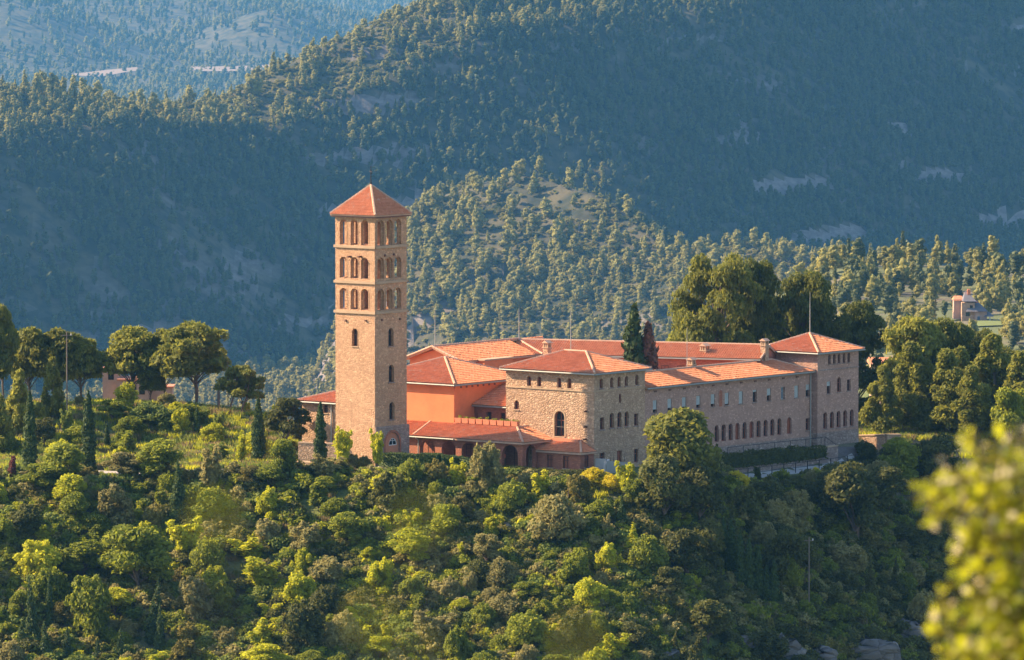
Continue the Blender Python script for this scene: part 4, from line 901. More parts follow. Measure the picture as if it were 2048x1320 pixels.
def plant(kind, colr, x, y, h, wd, label, group=None, rot=None, z=None, cat=None, sink=.1):
    cm, tm_, H0, W0 = PROTO[kind][trng.randrange(len(PROTO[kind]))]; zz = hz(x, y) if z is None else z
    sx_, sz_ = wd/W0, h/H0; rz = trng.random()*6.283 if rot is None else rot
    def inst(name, me, parent, mat=None):
        o = bpy.data.objects.new(name, me); col.objects.link(o)
        if parent: o.parent = parent
        if mat: o.material_slots[0].link = 'OBJECT'; o.material_slots[0].material = LM[mat]
        return o
    if tm_ is None: r = inst(NAMES[kind], cm, None, colr)
    else:
        r = bpy.data.objects.new(NAMES[kind], None); col.objects.link(r); inst('crown', cm, r, colr); inst('trunk', tm_, r)
    r.location = (x, y, zz-sink); r.rotation_euler = ((0, 0, rz) if kind in ('cypress', 'bigpine') else (trng.gauss(0, .06), trng.gauss(0, .06), rz)); r.scale = (sx_, sx_, sz_)
    tag(r, label, cat or {'shrub': 'shrub', 'cypress': 'cypress'}.get(kind, 'tree'), group); PLACED.append((x, y, wd)); return r
def tree_px(kind, colr, px, top, base, wpx, label, Y=None, group=None, rot=None, basez=None):
    if Y is None: x, y, z = hit(px, base)
    else:
        x, y, _ = at(px, base, Y); z = hz(x, y)
        if Y < 740 and abs(pr(x, y, z)[1]-base) > 18 and base > 880: x, y, z = hit(px, base)
    ztop = at(px, top, y)[2]; s_ = F_PX/y
    h_ = max(.6, ztop-z, .5*wpx/s_)
    return plant(kind, colr, x, y, h_, wpx/s_, label, group, rot)

# ---------------------------------------------- trees on the hilltop, left to right
T = tree_px
T('pine', 'pinemid', 8, 608, 800, 70, 'dark pine cut by the left edge of the photo, above the meadow', 752, rot=1)
T('pine', 'pinemid', -22, 640, 830, 90, 'dark leafy pine half outside the left edge of the photo', 745)
T('pine', 'pinemid', 60, 650, 800, 95, 'broad dark pine second from the left edge on the knoll', 758)
T('pine', 'pinemid', 118, 658, 800, 100, 'broad pine with dark lower branches right behind the tall utility pole', 757)
T('pine', 'pinelit', 165, 672, 800, 80, 'pine at the right side of the left pine group, left of the farmhouse', 757)
T('ypine', 'pinelit', 106, 718, 822, 56, 'pale young pine with pointed crown below the utility pole', 744)
T('ypine', 'pinelit', 30, 742, 860, 64, 'light green pine near the left edge, left of the tall cypress', 738)
T('ypine', 'pinelit', 4, 790, 895, 56, 'thin light pine at the left edge standing in the meadow', 730)
T('pine', 'pinelit', 262, 654, 792, 112, 'umbrella pine with bare trunks in front of the farmhouse ruin', 757)
T('pine', 'pinelit', 330, 660, 800, 78, 'pine with slanting trunk between two umbrella pines on the knoll', 756, rot=2)
T('pine', 'pinelit', 392, 645, 822, 128, 'tallest umbrella pine on the knoll with a thick lit trunk', 754)
T('pine', 'pine', 300, 735, 808, 50, 'small dark pine under the umbrella pines', 755)
T('leaning', 'pine', 455, 728, 836, 62, 'dark wind bent pine behind the thin pole right of the knoll', 750, rot=.2)
T('leaning', 'pine', 478, 742, 838, 72, 'dark wind bent pine at the right foot of the knoll', 749, rot=-.2)
T('leaning', 'dark', 555, 798, 878, 84, 'dark leaning bushy pine between the middle cypress and the tower', 734, rot=.4)
T('ypine', 'dark', 600, 830, 884, 34, 'small dark conifer beside the low house left of the tower', 731)
T('ypine', 'pine', 660, 838, 900, 40, 'dark green bushy conifer close to the wall left of the tower', 728)
C_ = 'cypresses on the left side of the terrace'
T('cypress', 'cypress', 60, 780, 945, 27, 'tall slim cypress, leftmost of the terrace cypresses', 724, C_)
T('cypress', 'cypress', 177, 782, 940, 28, 'tall slim cypress second from the left on the terrace', 726, C_)
T('cypress', 'cypress', 517, 794, 928, 25, 'slim pointed cypress midway between knoll and bell tower', 726, C_)
T('cypress', 'cypress', 641, 802, 918, 24, 'slim pointed cypress standing right beside the bell tower', 713.5, C_)
T('cypress', 'cypress', 394, 812, 882, 13, 'small thin cypress on the grassy knoll', 740, C_)
T('cypress', 'cypress', 214, 845, 900, 12, 'thin dark sapling cypress in the meadow shade', 734, C_)
T('tree', 'green', 224, 798, 862, 70, 'round green tree on the meadow right of the second cypress', 742)
T('tree', 'green', 262, 830, 880, 66, 'leafy green tree on the meadow in front of the umbrella pines', 738)
T('tree', 'dark', 90, 832, 900, 56, 'dark round tree just right of the leftmost cypress', 736)
T('loose', 'grass', 137, 812, 882, 34, 'slender young tree with thin trunk between the two left cypresses', 738)
T('loose', 'grass', 312, 818, 860, 32, 'slender sapling with thin trunk on the knoll slope', 744)
T('loose', 'grass', 327, 840, 880, 32, 'second thin sapling on the knoll slope', 740)
T('loose', 'green', 402, 815, 868, 40, 'bushy young tree behind the small knoll cypress', 744)
T('loose', 'grass', 440, 822, 880, 30, 'pale sapling near the thick wooden post', 742)
T('shrub', 'bright', 352, 805, 830, 36, 'bright low shrub at the foot of the tallest umbrella pine', 746)
T('shrub', 'green', 372, 828, 856, 70, 'wide green shrub at the middle of the knoll slope', 744)
T('shrub', 'grass', 300, 842, 866, 90, 'wide grassy shrub low on the knoll', 742)
T('shrub', 'bright', 430, 848, 885, 56, 'light green shrub right of the small knoll cypress', 738)
T('shrub', 'green', 15, 870, 915, 60, 'green shrub at the left edge of the meadow', 730)
T('shrub', 'green', 245, 865, 902, 44, 'green shrub in the meadow shade right of the sapling cypress', 732)
T('tree', 'green', 325, 876, 962, 96, 'big leafy green tree over the drive, left of the fir', 717)
T('tree', 'olive', 245, 902, 965, 84, 'soft grey-green tree over the drive right of the second cypress', 716)
T('tree', 'green', 133, 886, 985, 105, 'largest light green tree on the left below the meadow', 712)
T('tree', 'green', 85, 925, 990, 90, 'broad green tree under the leftmost cypress', 711)
T('loose', 'red', 22, 912, 978, 32, 'small tree with dark red leaves by the drive at the left edge', 716)
T('fir', 'fir', 357, 912, 1050, 48, 'tall blue-green fir below the terrace on the left', 706)
T('loose', 'olive', 418, 880, 990, 64, 'pale feathery tree below the small knoll cypress', 714)
T('loose', 'bright', 482, 858, 915, 42, 'bright yellow-green young tree left of the middle cypress', 722)
T('tree', 'brown', 500, 930, 980, 60, 'dark brownish round tree under the middle cypress', 713)
T('tree', 'green', 563, 878, 965, 62, 'green tree with upright crown left of the garden wall', 717)
T('tree', 'green', 540, 930, 985, 70, 'green tree on the terrace edge below the middle cypress', 711)
T('loose', 'bright', 678, 850, 935, 50, 'young tree with bright leaves and thin pale trunk before the tower', 711.5)
T('loose', 'bright', 753, 853, 950, 36, 'young tree with bright leaves at the front corner of the tower', 710.8)
T('loose', 'olive', 648, 905, 962, 76, 'pale feathery shrub tree in front of the cypress by the tower', 712)
T('shrub', 'olive', 706, 910, 955, 32, 'small round bush on the gravel in front of the tower', 711.5)
T('shrub', 'brown', 730, 913, 945, 34, 'small brownish bush near the tower corner', 711.5)
T('shrub', 'green', 820, 922, 968, 56, 'round green bush in front of the clipped hedge', 705)
T('loose', 'bright', 915, 914, 965, 46, 'bright yellow-green bush left of the grey-green round tree', 705)
T('shrub', 'olive', 969, 896, 975, 84, 'grey-green round tree before the arcade between the two hedges', 704)
T('shrub', 'brown', 868, 925, 975, 60, 'brownish thicket bush before the right end of the tall hedge', 705)
T('loose', 'bright', 1080, 935, 990, 62, 'bright green feathery bush below the low hedge', 702)
T('shrub', 'olive', 1050, 948, 985, 44, 'greyish bush left of the feathery bush below the low hedge', 702)
T('shrub', 'yellow', 1192, 938, 975, 66, 'bush full of yellow flowers below the stone house', 700)
T('shrub', 'yellow', 1225, 950, 985, 50, 'smaller yellow flowering bush right beside the larger one', 700)
T('loose', 'bright', 1250, 918, 998, 56, 'bright green upright young tree below the pale gate wall', 700)
T('tree', 'green', 1268, 955, 1030, 50, 'green tree at the shadow edge right of the upright young tree', 700)
T('shrub', 'brown', 1160, 955, 1015, 66, 'brownish grey bush under the yellow flowering bush', 698)
T('tree', 'pinemid', 1362, 818, 1000, 168, 'big round crowned tree standing before the long wing', 706, rot=2.2)
T('tree', 'dark', 1330, 910, 1060, 110, 'dark tree under the big round crowned tree', 701)
T('tree', 'dark', 1400, 930, 1060, 100, 'dark tree to the lower right of the big round crowned tree', 702)
T('shrub', 'yellow', 1471, 944, 985, 56, 'dark yellow broom bush at the foot of the pale wall', 703)
T('shrub', 'yellow', 1633, 935, 958, 24, 'small yellow broom bush near the right end of the railing', 725)
T('loose', 'dark', 1518, 932, 968, 26, 'little sapling growing in front of the railing', 714)
T('tree', 'dark', 1715, 928, 1080, 130, 'large dark holm oak under the squat end tower', 722)
T('tree', 'dark', 1665, 940, 1010, 90, 'dark oak left below the end tower, right of the path', 728)
T('tree', 'green', 1800, 872, 960, 90, 'oak with sunlit top right of the short stone wall', 742)
T('tree', 'dark', 1862, 862, 970, 100, 'dark oak behind the blurred foreground shrub', 744)
T('tree', 'dark', 1780, 930, 1040, 100, 'dark oak on the shaded slope right of the holm oak', 728)
T('shrub', 'dark', 1752, 918, 958, 72, 'dark rounded shrub right of the end tower foot')
T('tree', 'dark', 1798, 885, 955, 80, 'dark small oak in front of the short sunlit wall')
T('shrub', 'dark', 1700, 922, 962, 64, 'dark low shrub touching the foot of the end tower')
T('shrub', 'green', 1828, 896, 950, 74, 'green shrub between the short wall and the right oaks')
T('shrub', 'olive', 1760, 925, 975, 70, 'greyish shrub below the short sunlit wall')
for i, (u, v, wd, h, c_, lab) in enumerate([(26.5, 47.5, 2.8, 2.0, 'dark', 'dark shrub at the very foot of the end tower, the leftmost there'), (28.6, 50, 3.4, 2.4, 'dark', 'broad dark shrub below the arched cellar doors of the end tower'), (26, 52.5, 3.0, 1.9, 'olive', 'greyish shrub between the end tower and the short sunlit wall'),
    (31, 48, 3.4, 2.4, 'dark', 'dark shrub at the end of the railing'), (31.5, 53, 3.6, 2.6, 'green', 'green shrub below the left end of the short wall'), (29, 45.2, 2.2, 1.3, 'dark', 'small dark shrub where the path ends'), (34, 50.5, 3.4, 2.4, 'dark', 'dark shrub lower down below the end tower')]):
    x, y = W(u, v); plant('shrub', c_, x, y, h, wd, lab)
# tall pines behind and right of the buildings
BIG = [('bigpine', 'pinemid', 1432, 497, 700, 168, 772, 'huge pine with sunlit left side behind the far wing, leftmost of the giants'),
       ('bigpine', 'pine', 1512, 515, 700, 118, 778, 'huge dark pine second of the giants behind the far wing'),
       ('bigpine', 'pine', 1605, 538, 720, 125, 780, 'huge dark pine behind the end tower mast'),
       ('bigpine', 'pine', 1712, 598, 800, 130, 778, 'big dark pine behind the end tower on its right'),
       ('pine', 'pine', 1660, 640, 790, 90, 784, 'dark pine filling the gap behind the end tower roof'),
       ('pine', 'pine', 1560, 600, 720, 100, 790, 'dark pine between the two middle giants'),
       ('pine', 'pinelit', 1375, 620, 700, 70, 775, 'smaller pine at the left foot of the giants'),
       ('tallypine', 'pinelit', 1760, 735, 868, 83, 760, 'sunlit young pine at the end tower corner above the short wall'),
       ('pine', 'pinelit', 1825, 634, 862, 120, 772, 'broad pine with flat top right of the end tower'),
       ('pine', 'pine', 1890, 638, 862, 100, 776, 'dark topped pine in the middle of the right pine grove'),
       ('pine', 'pine', 1935, 655, 862, 80, 778, 'dark rounded pine at the right of the grove'),
       ('tallypine', 'pinelit', 1838, 690, 870, 121, 762, 'tall sunlit feathery pine in the right grove, left one'),
       ('tallypine', 'pinelit', 1895, 705, 870, 126, 760, 'tall sunlit feathery pine in the right grove, middle one'),
       ('tallypine', 'pinelit', 2000, 672, 872, 135, 766, 'tall sunlit feathery pine near the right edge'),
       ('tallypine', 'pinelit', 2050, 700, 872, 121, 762, 'sunlit pine cut by the right edge of the photo'),
       ('tallypine', 'pinelit', 1950, 735, 880, 108, 757, 'shaded pine between the two feathery pines on the right'),
       ('pine', 'pinemid', 1865, 650, 862, 130, 782, 'wide pine behind the flat topped one in the right grove'),
       ('pine', 'pinemid', 1990, 690, 862, 110, 784, 'wide pine behind the feathery ones near the right edge'),
       ('tallypine', 'pinelit', 1925, 700, 868, 100, 763, 'sunlit pine between the middle feathery pine and the right edge'),
       ('tree', 'dark', 1735, 790, 868, 70, 774, 'dark tree in the shade directly behind the short sunlit wall'),
       ('tree', 'dark', 1800, 800, 866, 80, 772, 'dark undergrowth tree below the flat topped pine'),
       ('tree', 'dark', 1870, 805, 868, 84, 770, 'dark undergrowth tree below the dark topped pine'),
       ('tree', 'dark', 1935, 800, 870, 84, 770, 'dark undergrowth tree at the right of the grove'),
       ('tree', 'green', 2020, 770, 880, 90, 754, 'leafy tree under the pines at the right edge'),
       ('pine', 'dark', 1790, 745, 866, 70, 768, 'dark pine in the shade behind the sunlit young pine')]
for k, c_, px, top, base, wd, Y, lab in BIG: T(k, c_, px, top, base, wd, lab, Y, 'pines around the right end of the monastery')
# courtyard cypresses
def yard(u, v, top, wpx, colr, lab, knd='cypress'):
    x, y = W(u, v); zt = zof(u, v, top); plant(knd, colr, x, y, zt, wpx/(F_PX/y), lab, 'courtyard cypresses', z=0.1)
yard(uof(1268, 21), 21, 616, 66, 'cypress', 'broad dark cypress in the courtyard behind the stone house'); yard(uof(1296, 22), 22, 644, 56, 'dry', 'browned dying cypress in the courtyard, right of the green one')

# ---------------------------------------------- trees and shrubs of the near slope that stand out
SLOPE = [('olive', 'shrub', 232, 976, 1062, 84, 'silvery olive tree on the upper left slope'), ('green', 'tree', 152, 984, 1066, 64, 'green tree on the left slope, left of the silvery olive'),
 ('dark', 'shrub', 55, 1012, 1072, 82, 'dark green round bush near the left edge, below the drive'), ('bright', 'loose', 92, 1044, 1104, 58, 'yellow-green young tree at the left, above the hazy one'),
 ('green', 'tree', 276, 1044, 1200, 142, 'biggest oak of the left slope with a shaded right side'), ('bright', 'loose', 376, 1030, 1125, 80, 'bright yellow-green tree right of the biggest oak'),
 ('olive', 'shrub', 530, 1043, 1098, 66, 'olive bush on the middle slope left of its wider neighbour'), ('olive', 'shrub', 610, 1050, 1116, 80, 'wide olive bush below the bell tower'),
 ('bright', 'loose', 495, 1072, 1128, 92, 'bright spreading bush left of the olive bushes'), ('bright', 'loose', 512, 1110, 1190, 94, 'bright branchy bush lower on the middle left slope'),
 ('olive', 'shrub', 652, 1120, 1190, 96, 'sunlit olive bush in the centre left of the slope'), ('bright', 'loose', 105, 1094, 1140, 54, 'hazy light green bush on the left'),
 ('green', 'shrub', 178, 1160, 1275, 98, 'mid green round tree at the lower left'), ('olive', 'shrub', 386, 1164, 1250, 84, 'grey olive bush with pale top at the lower left'),
 ('fir', 'fir', 68, 1150, 1298, 36, 'slender dark conifer at the lower left, the tallest there'), ('cypress', 'cypress', 99, 1152, 1260, 14, 'very thin cypress at the lower left'),
 ('fir', 'fir', 308, 1155, 1290, 44, 'dark conifer in the clearing at the bottom left'), ('fir', 'fir', 44, 1230, 1310, 34, 'small conifer at the bottom left corner'),
 ('fir', 'fir', 136, 1250, 1330, 34, 'small conifer at the bottom, right of the thin cypress'), ('fir', 'fir', 240, 1254, 1328, 26, 'slim conifer at the bottom below the mid green tree'),
 ('fir', 'fir', 318, 1206, 1305, 26, 'small conifer leaning against the bottom clearing conifer'), ('fir', 'fir', 92, 1240, 1325, 34, 'small bushy conifer at the bottom left'),
 ('fir', 'fir', 198, 1272, 1330, 24, 'tiny conifer at the bottom edge'), ('bright', 'loose', 525, 1232, 1316, 76, 'tree with big bright leaves at the bottom, left of centre'),
 ('olive', 'shrub', 450, 1258, 1308, 60, 'pale round olive bush at the bottom'), ('brown', 'shrub', 372, 1284, 1335, 74, 'yellowish brown bush at the bottom edge'),
 ('olive', 'shrub', 22, 1288, 1340, 60, 'pale bush in the bottom left corner'), ('olive', 'shrub', 872, 990, 1040, 52, 'olive bush below the tall hedge, left one of a pair'),
 ('brown', 'shrub', 922, 995, 1042, 54, 'brownish bush below the tall hedge, right one of a pair'), ('olive', 'shrub', 1120, 997, 1096, 108, 'big grey-green round tree on the upper middle slope'),
 ('olive', 'loose', 1214, 1024, 1085, 28, 'small pale upright tree right of the big grey-green tree'), ('bright', 'fir', 1266, 1040, 1115, 44, 'lit feathery conifer at the edge of the shade'),
 ('fir', 'fir', 1243, 985, 1065, 34, 'narrow conifer under the yellow flowering bushes'), ('bright', 'tree', 822, 1056, 1130, 88, 'bright green spreading tree in the middle of the slope'),
 ('olive', 'tree', 976, 1064, 1145, 66, 'tall olive green tree in the middle of the slope'), ('bright', 'loose', 918, 1080, 1128, 28, 'small bright bush left of the tall olive green tree'),
 ('bright', 'shrub', 766, 1122, 1195, 66, 'glowing yellow-green dome shaped bush in the centre'), ('green', 'shrub', 1146, 1106, 1180, 74, 'green bush on the middle right slope'),
 ('olive', 'shrub', 940, 1146, 1196, 34, 'little pale bush in the centre of the slope'), ('grass', 'loose', 1040, 1150, 1200, 34, 'little light green bush right of the centre'),
 ('bright', 'shrub', 1180, 1160, 1222, 76, 'yellow-green bush on the lower middle slope'), ('olive', 'shrub', 1012, 1190, 1240, 80, 'sunlit olive thicket on the lower middle slope'),
 ('olive', 'loose', 866, 1218, 1300, 96, 'silver grey spreading bush at the bottom centre'), ('olive', 'shrub', 684, 1230, 1308, 74, 'grey-green round bush at the bottom, left of centre'),
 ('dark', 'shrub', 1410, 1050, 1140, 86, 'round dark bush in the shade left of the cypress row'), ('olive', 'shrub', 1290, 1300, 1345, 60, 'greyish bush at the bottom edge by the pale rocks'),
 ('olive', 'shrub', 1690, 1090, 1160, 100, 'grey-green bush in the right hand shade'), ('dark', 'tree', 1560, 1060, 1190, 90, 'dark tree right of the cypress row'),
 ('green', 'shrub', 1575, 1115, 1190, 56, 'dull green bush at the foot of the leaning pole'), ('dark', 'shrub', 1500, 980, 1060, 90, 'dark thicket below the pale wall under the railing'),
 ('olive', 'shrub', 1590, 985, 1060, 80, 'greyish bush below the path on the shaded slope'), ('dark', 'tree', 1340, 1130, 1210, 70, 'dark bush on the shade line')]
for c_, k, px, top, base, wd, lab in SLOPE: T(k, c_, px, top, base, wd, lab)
for i, (px, top, base, wd) in enumerate([(1462, 1040, 1150, 24), (1480, 1060, 1180, 22), (1498, 1075, 1190, 22), (1515, 1090, 1200, 24), (1533, 1130, 1215, 20), (1548, 1120, 1230, 22), (1447, 1035, 1120, 18), (1562, 1180, 1235, 16)]):
    T('cypress', 'cypress', px, top, base, wd, 'dark cypress in the shaded row right of centre, number %s from the left' % ['two', 'three', 'four', 'five', 'six', 'seven', 'one', 'eight'][i], None, 'cypress row on the shaded slope')

# ---------------------------------------------- the many other shrubs of the slope, each one a plant of its own
def crowded(x, y, wd, f=.42):
    for a, b, c in PLACED:
        if (a-x)**2 + ((b-y)*1.0)**2 < (f*(c+wd)/1.0*.9)**2: return True
    return False
LM_PX = [(60, 'the leftmost cypress'), (180, 'the second cypress'), (300, 'the knoll'), (400, 'the small knoll cypress'), (500, 'the middle cypress'), (610, 'the garden wall'), (710, 'the bell tower'), (800, 'the tall hedge'), (900, 'the arcade'), (1010, 'the gap between the hedges'),
         (1110, 'the annex'), (1200, 'the stone house corner'), (1290, 'the stone house side'), (1380, 'the big round tree'), (1480, 'the arched windows'), (1580, 'the railing'), (1680, 'the end tower'), (1800, 'the short wall'), (2010, 'the right pine grove')]
KW = dict(green='mid green', dark='dark green', bright='bright yellow-green', olive='grey-green', brown='brownish', grass='light green', fir='blue-green', ochre='straw coloured', pinelit='yellow-green', cypress='dark')
RAND = []
tries = 0
while len(RAND) < 235 and tries < 9000:
    tries += 1; px = trng.uniform(-60, 2100); py = trng.uniform(955, 1400)
    if px > 1750 and trng.random() < .5: continue
    x, y, z = hit(px, py, 560, 760, 1.0); d_ = float(poly_sd(np.array([x]), np.array([y]), PLAT)[0])
    if d_ < 1.2 or y > (735 if px < 1700 else 770): continue
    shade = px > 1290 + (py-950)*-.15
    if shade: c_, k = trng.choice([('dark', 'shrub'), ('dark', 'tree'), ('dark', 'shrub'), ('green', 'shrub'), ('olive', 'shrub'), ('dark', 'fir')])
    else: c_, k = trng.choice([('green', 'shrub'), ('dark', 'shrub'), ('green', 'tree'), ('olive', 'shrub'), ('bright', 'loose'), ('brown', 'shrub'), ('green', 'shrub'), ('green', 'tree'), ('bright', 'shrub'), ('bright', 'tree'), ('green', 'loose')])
    wd = (1.5+2.9*trng.random()**1.4)*(1.1 if k != 'loose' else .9); wd = .9*wd/2 if k == 'fir' else wd
    if crowded(x, y, wd): continue
    if px > 1450 and py > 1230 and trng.random() < .75: continue
    h = wd*trng.uniform(.7, 1.1)*(3.0 if k == 'fir' else 1)
    if px > 560: h = max(.8, min(h, .9-z if px < 1300 else 3-z))
    RAND.append((px, py, x, y, h, wd, c_, k)); PLACED.append((x, y, wd))
KN = 0
while KN < 46:
    x, y = trng.uniform(-56, -15), trng.uniform(721, 757); px, py = pr(x, y, hz(x, y))
    wd = 1.0+2.2*trng.random()**1.6
    if px < -30 or px > 590 or crowded(x, y, wd, .36): tries += 1
    else: RAND.append((px, py, x, y, wd*trng.uniform(.6, 1.0), wd, *trng.choice([('green', 'shrub'), ('bright', 'shrub'), ('grass', 'loose'), ('green', 'loose'), ('olive', 'shrub'), ('green', 'tree')]))); PLACED.append((x, y, wd))
    KN += 1
cells = {}
for r in RAND:
    px, py, x, y, h, wd, c_, k = r; lm = min(LM_PX, key=lambda q: abs(q[0]-px))[1]
    row = 'in the meadow near' if y > 720 and px < 600 else 'just below' if py < 1000 else 'on the upper slope under' if py < 1070 else 'halfway down the slope under' if py < 1150 else 'on the lower slope under' if py < 1240 else 'near the bottom edge under'
    cells.setdefault((KW[c_], {'shrub': 'shrub', 'tree': 'small tree', 'loose': 'feathery bush', 'fir': 'little conifer'}[k], row, lm), []).append(r)
for (cw, kw, row, lm), rs in cells.items():
    rs.sort(key=lambda r: r[0]); n = len(rs)
    for i, (px, py, x, y, h, wd, c_, k) in enumerate(rs):
        o1 = '' if n == 1 else ('left ' if i == 0 else 'right ') if n == 2 else ['leftmost ', 'second ', 'third ', 'fourth ', 'fifth ', 'sixth '][min(i, 5)] if i < n-1 else 'rightmost '
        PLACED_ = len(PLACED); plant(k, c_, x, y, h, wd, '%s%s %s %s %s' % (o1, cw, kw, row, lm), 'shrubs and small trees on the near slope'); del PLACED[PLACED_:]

# ------------------------------------------------------------------ scattering by geometry nodes (only what nobody could count)
def scatter(name, label, P, R, S, I, meshes, kind='stuff'):
    c = bpy.data.collections.new(name + '_kinds')
    for i, me in enumerate(meshes):
        o = bpy.data.objects.new('%s_kind_%02d' % (name, i), me); c.objects.link(o)
    me = bpy.data.meshes.new(name); me.vertices.add(len(P)); me.vertices.foreach_set('co', P.astype(np.float32).ravel())
    for nm, ty, arr in (('rot', 'FLOAT_VECTOR', R), ('scl', 'FLOAT_VECTOR', S), ('pick', 'INT', I)):
        a_ = me.attributes.new(nm, ty, 'POINT'); a_.data.foreach_set('vector' if ty == 'FLOAT_VECTOR' else 'value', np.ascontiguousarray(arr, dtype=np.float32 if ty == 'FLOAT_VECTOR' else np.int32).ravel())
    o = bpy.data.objects.new(name, me); col.objects.link(o); o['kind'] = kind; o['label'] = label
    g = bpy.data.node_groups.new(name, 'GeometryNodeTree'); g.interface.new_socket('Geometry', in_out='INPUT', socket_type='NodeSocketGeometry'); g.interface.new_socket('Geometry', in_out='OUTPUT', socket_type='NodeSocketGeometry')
    gi, go = g.nodes.new('NodeGroupInput'), g.nodes.new('NodeGroupOutput'); ci = g.nodes.new('GeometryNodeCollectionInfo'); ip = g.nodes.new('GeometryNodeInstanceOnPoints')
    ci.inputs['Collection'].default_value = c; ci.inputs['Separate Children'].default_value = True; ci.inputs['Reset Children'].default_value = True; ip.inputs['Pick Instance'].default_value = True
    def na(nm, ty): n_ = g.nodes.new('GeometryNodeInputNamedAttribute'); n_.data_type = ty; n_.inputs['Name'].default_value = nm; return next(s_ for s_ in n_.outputs if s_.enabled and s_.name == 'Attribute')
    L = g.links.new; L(gi.outputs[0], ip.inputs['Points']); L(ci.outputs[0], ip.inputs['Instance']); L(na('pick', 'INT'), ip.inputs['Instance Index']); L(na('scl', 'FLOAT_VECTOR'), ip.inputs['Scale'])
    er_ = g.nodes.new('FunctionNodeEulerToRotation'); L(na('rot', 'FLOAT_VECTOR'), er_.inputs[0]); L(er_.outputs[0], ip.inputs['Rotation']); L(ip.outputs[0], go.inputs[0])
    md = o.modifiers.new('scatter', 'NODES'); md.node_group = g; return o
nrng = np.random.default_rng(77)
def slope_of(x, y, e=6.0): return np.hypot((height(x+e, y)-height(x-e, y))/(2*e), (height(x, y+e)-height(x, y-e))/(2*e))
# distant pines
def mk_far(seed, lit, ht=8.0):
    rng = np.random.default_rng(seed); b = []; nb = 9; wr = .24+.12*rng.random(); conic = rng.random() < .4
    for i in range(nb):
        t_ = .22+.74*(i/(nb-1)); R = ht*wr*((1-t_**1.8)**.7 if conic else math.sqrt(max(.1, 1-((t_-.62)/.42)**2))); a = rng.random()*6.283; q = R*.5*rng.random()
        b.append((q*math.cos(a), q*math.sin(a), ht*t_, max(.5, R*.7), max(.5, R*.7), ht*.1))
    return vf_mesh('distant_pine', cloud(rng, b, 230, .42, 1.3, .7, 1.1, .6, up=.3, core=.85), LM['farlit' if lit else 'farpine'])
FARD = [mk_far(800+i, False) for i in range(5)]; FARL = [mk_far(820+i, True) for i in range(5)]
def mk_low(seed, mat, n=260, R=.8, h=.9, s=.11):
    rng = np.random.default_rng(seed); b = dome_blobs(rng, R, h, 7, .0, .9, .45); return vf_mesh('low_bush', cloud(rng, b, n, s, 1.2, .6, 1.1, .8, core=.6), LM[mat])
def mk_tuft(seed, mat, n=70, h=.45):
    rng = np.random.default_rng(seed); a = rng.random(n)*6.283; r = .55*np.sqrt(rng.random(n)); x0 = r*np.cos(a); y0 = r*np.sin(a); L = h*(.5+.7*rng.random(n)); wv = .035+.02*rng.random(n); b = rng.random(n)*6.283; ln = .35*L
    P0 = np.stack([x0-wv*np.cos(b), y0-wv*np.sin(b), 0*L], 1); P1 = np.stack([x0+wv*np.cos(b), y0+wv*np.sin(b), 0*L], 1); c2 = rng.random(n)*6.283
    P2 = np.stack([x0+wv*.6*np.cos(b)+ln*.4*np.cos(c2), y0+wv*.6*np.sin(b)+ln*.4*np.sin(c2), L*.6], 1); P3 = np.stack([x0+ln*np.cos(c2), y0+ln*np.sin(c2), L], 1)
    return np_mesh('tuft', np.stack([P0, P1, P2, P3], 1).reshape(-1, 3), np.arange(4*n).reshape(n, 4), [LM[mat]])
def pts(n, x0, x1, y0, y1, frustum=None):
    y = nrng.uniform(y0, y1, n)
    x = nrng.uniform(x0, x1, n) if frustum is None else nrng.uniform(-frustum, frustum, n)*y
    return x, y
def cross_sun(x, y, z, L=(60, 130, 260, 420)):
    """does the mountain stand between this place and the morning sun"""
    lit = np.ones(x.shape, bool)
    for l in L: lit &= height(x+sd.x*l, y+sd.y*l) < z + sd.z/math.hypot(sd.x, sd.y)*l*math.hypot(sd.x, sd.y) + 4
    return lit
FX = []
def forest(n, y0, y1, fr, dens, hmul=1.0):
    x, y = pts(n, 0, 0, y0, y1, fr); z = height(x, y); s_ = slope_of(x, y); q = fbm(x, y, 90, 3, 71)
    keep = ((s_ < 1.22) | ((x < -48) & (x > -150) & (y < 4150) & (y > 3500) & (s_ < 2.8))) & (nrng.random(n) < np.clip(dens + 1.5*q, .12, 1)); return x[keep], y[keep], z[keep]
x1, y1, z1 = forest(165000, 3250, 5700, .108, .95)
# sun facing spur carries fewer trees, with sunlight painted into their needle colour
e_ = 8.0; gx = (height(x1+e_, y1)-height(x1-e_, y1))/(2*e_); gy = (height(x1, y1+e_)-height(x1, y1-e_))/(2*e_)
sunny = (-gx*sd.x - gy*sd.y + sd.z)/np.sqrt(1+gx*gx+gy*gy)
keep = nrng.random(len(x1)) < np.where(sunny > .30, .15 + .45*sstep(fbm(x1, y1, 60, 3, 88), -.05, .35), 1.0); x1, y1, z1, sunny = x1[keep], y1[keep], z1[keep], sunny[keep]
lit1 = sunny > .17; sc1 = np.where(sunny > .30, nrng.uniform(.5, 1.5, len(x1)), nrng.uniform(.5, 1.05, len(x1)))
x2, y2, z2 = forest(3300, 1740, 2090, .085, .7); k2 = (x2 > 78) & ~((np.abs(x2/y2*F_PX+1024-1950) < 56) & (y2 > 1760) & (y2 < 1885)); x2, y2, z2 = x2[k2], y2[k2], z2[k2]; sc2 = nrng.uniform(.35, 1.05, len(x2))
x3, y3, z3 = forest(3500, 3050, 4300, .05, .9); k3 = z3 < -225; x3, y3, z3 = x3[k3], y3[k3], z3[k3]
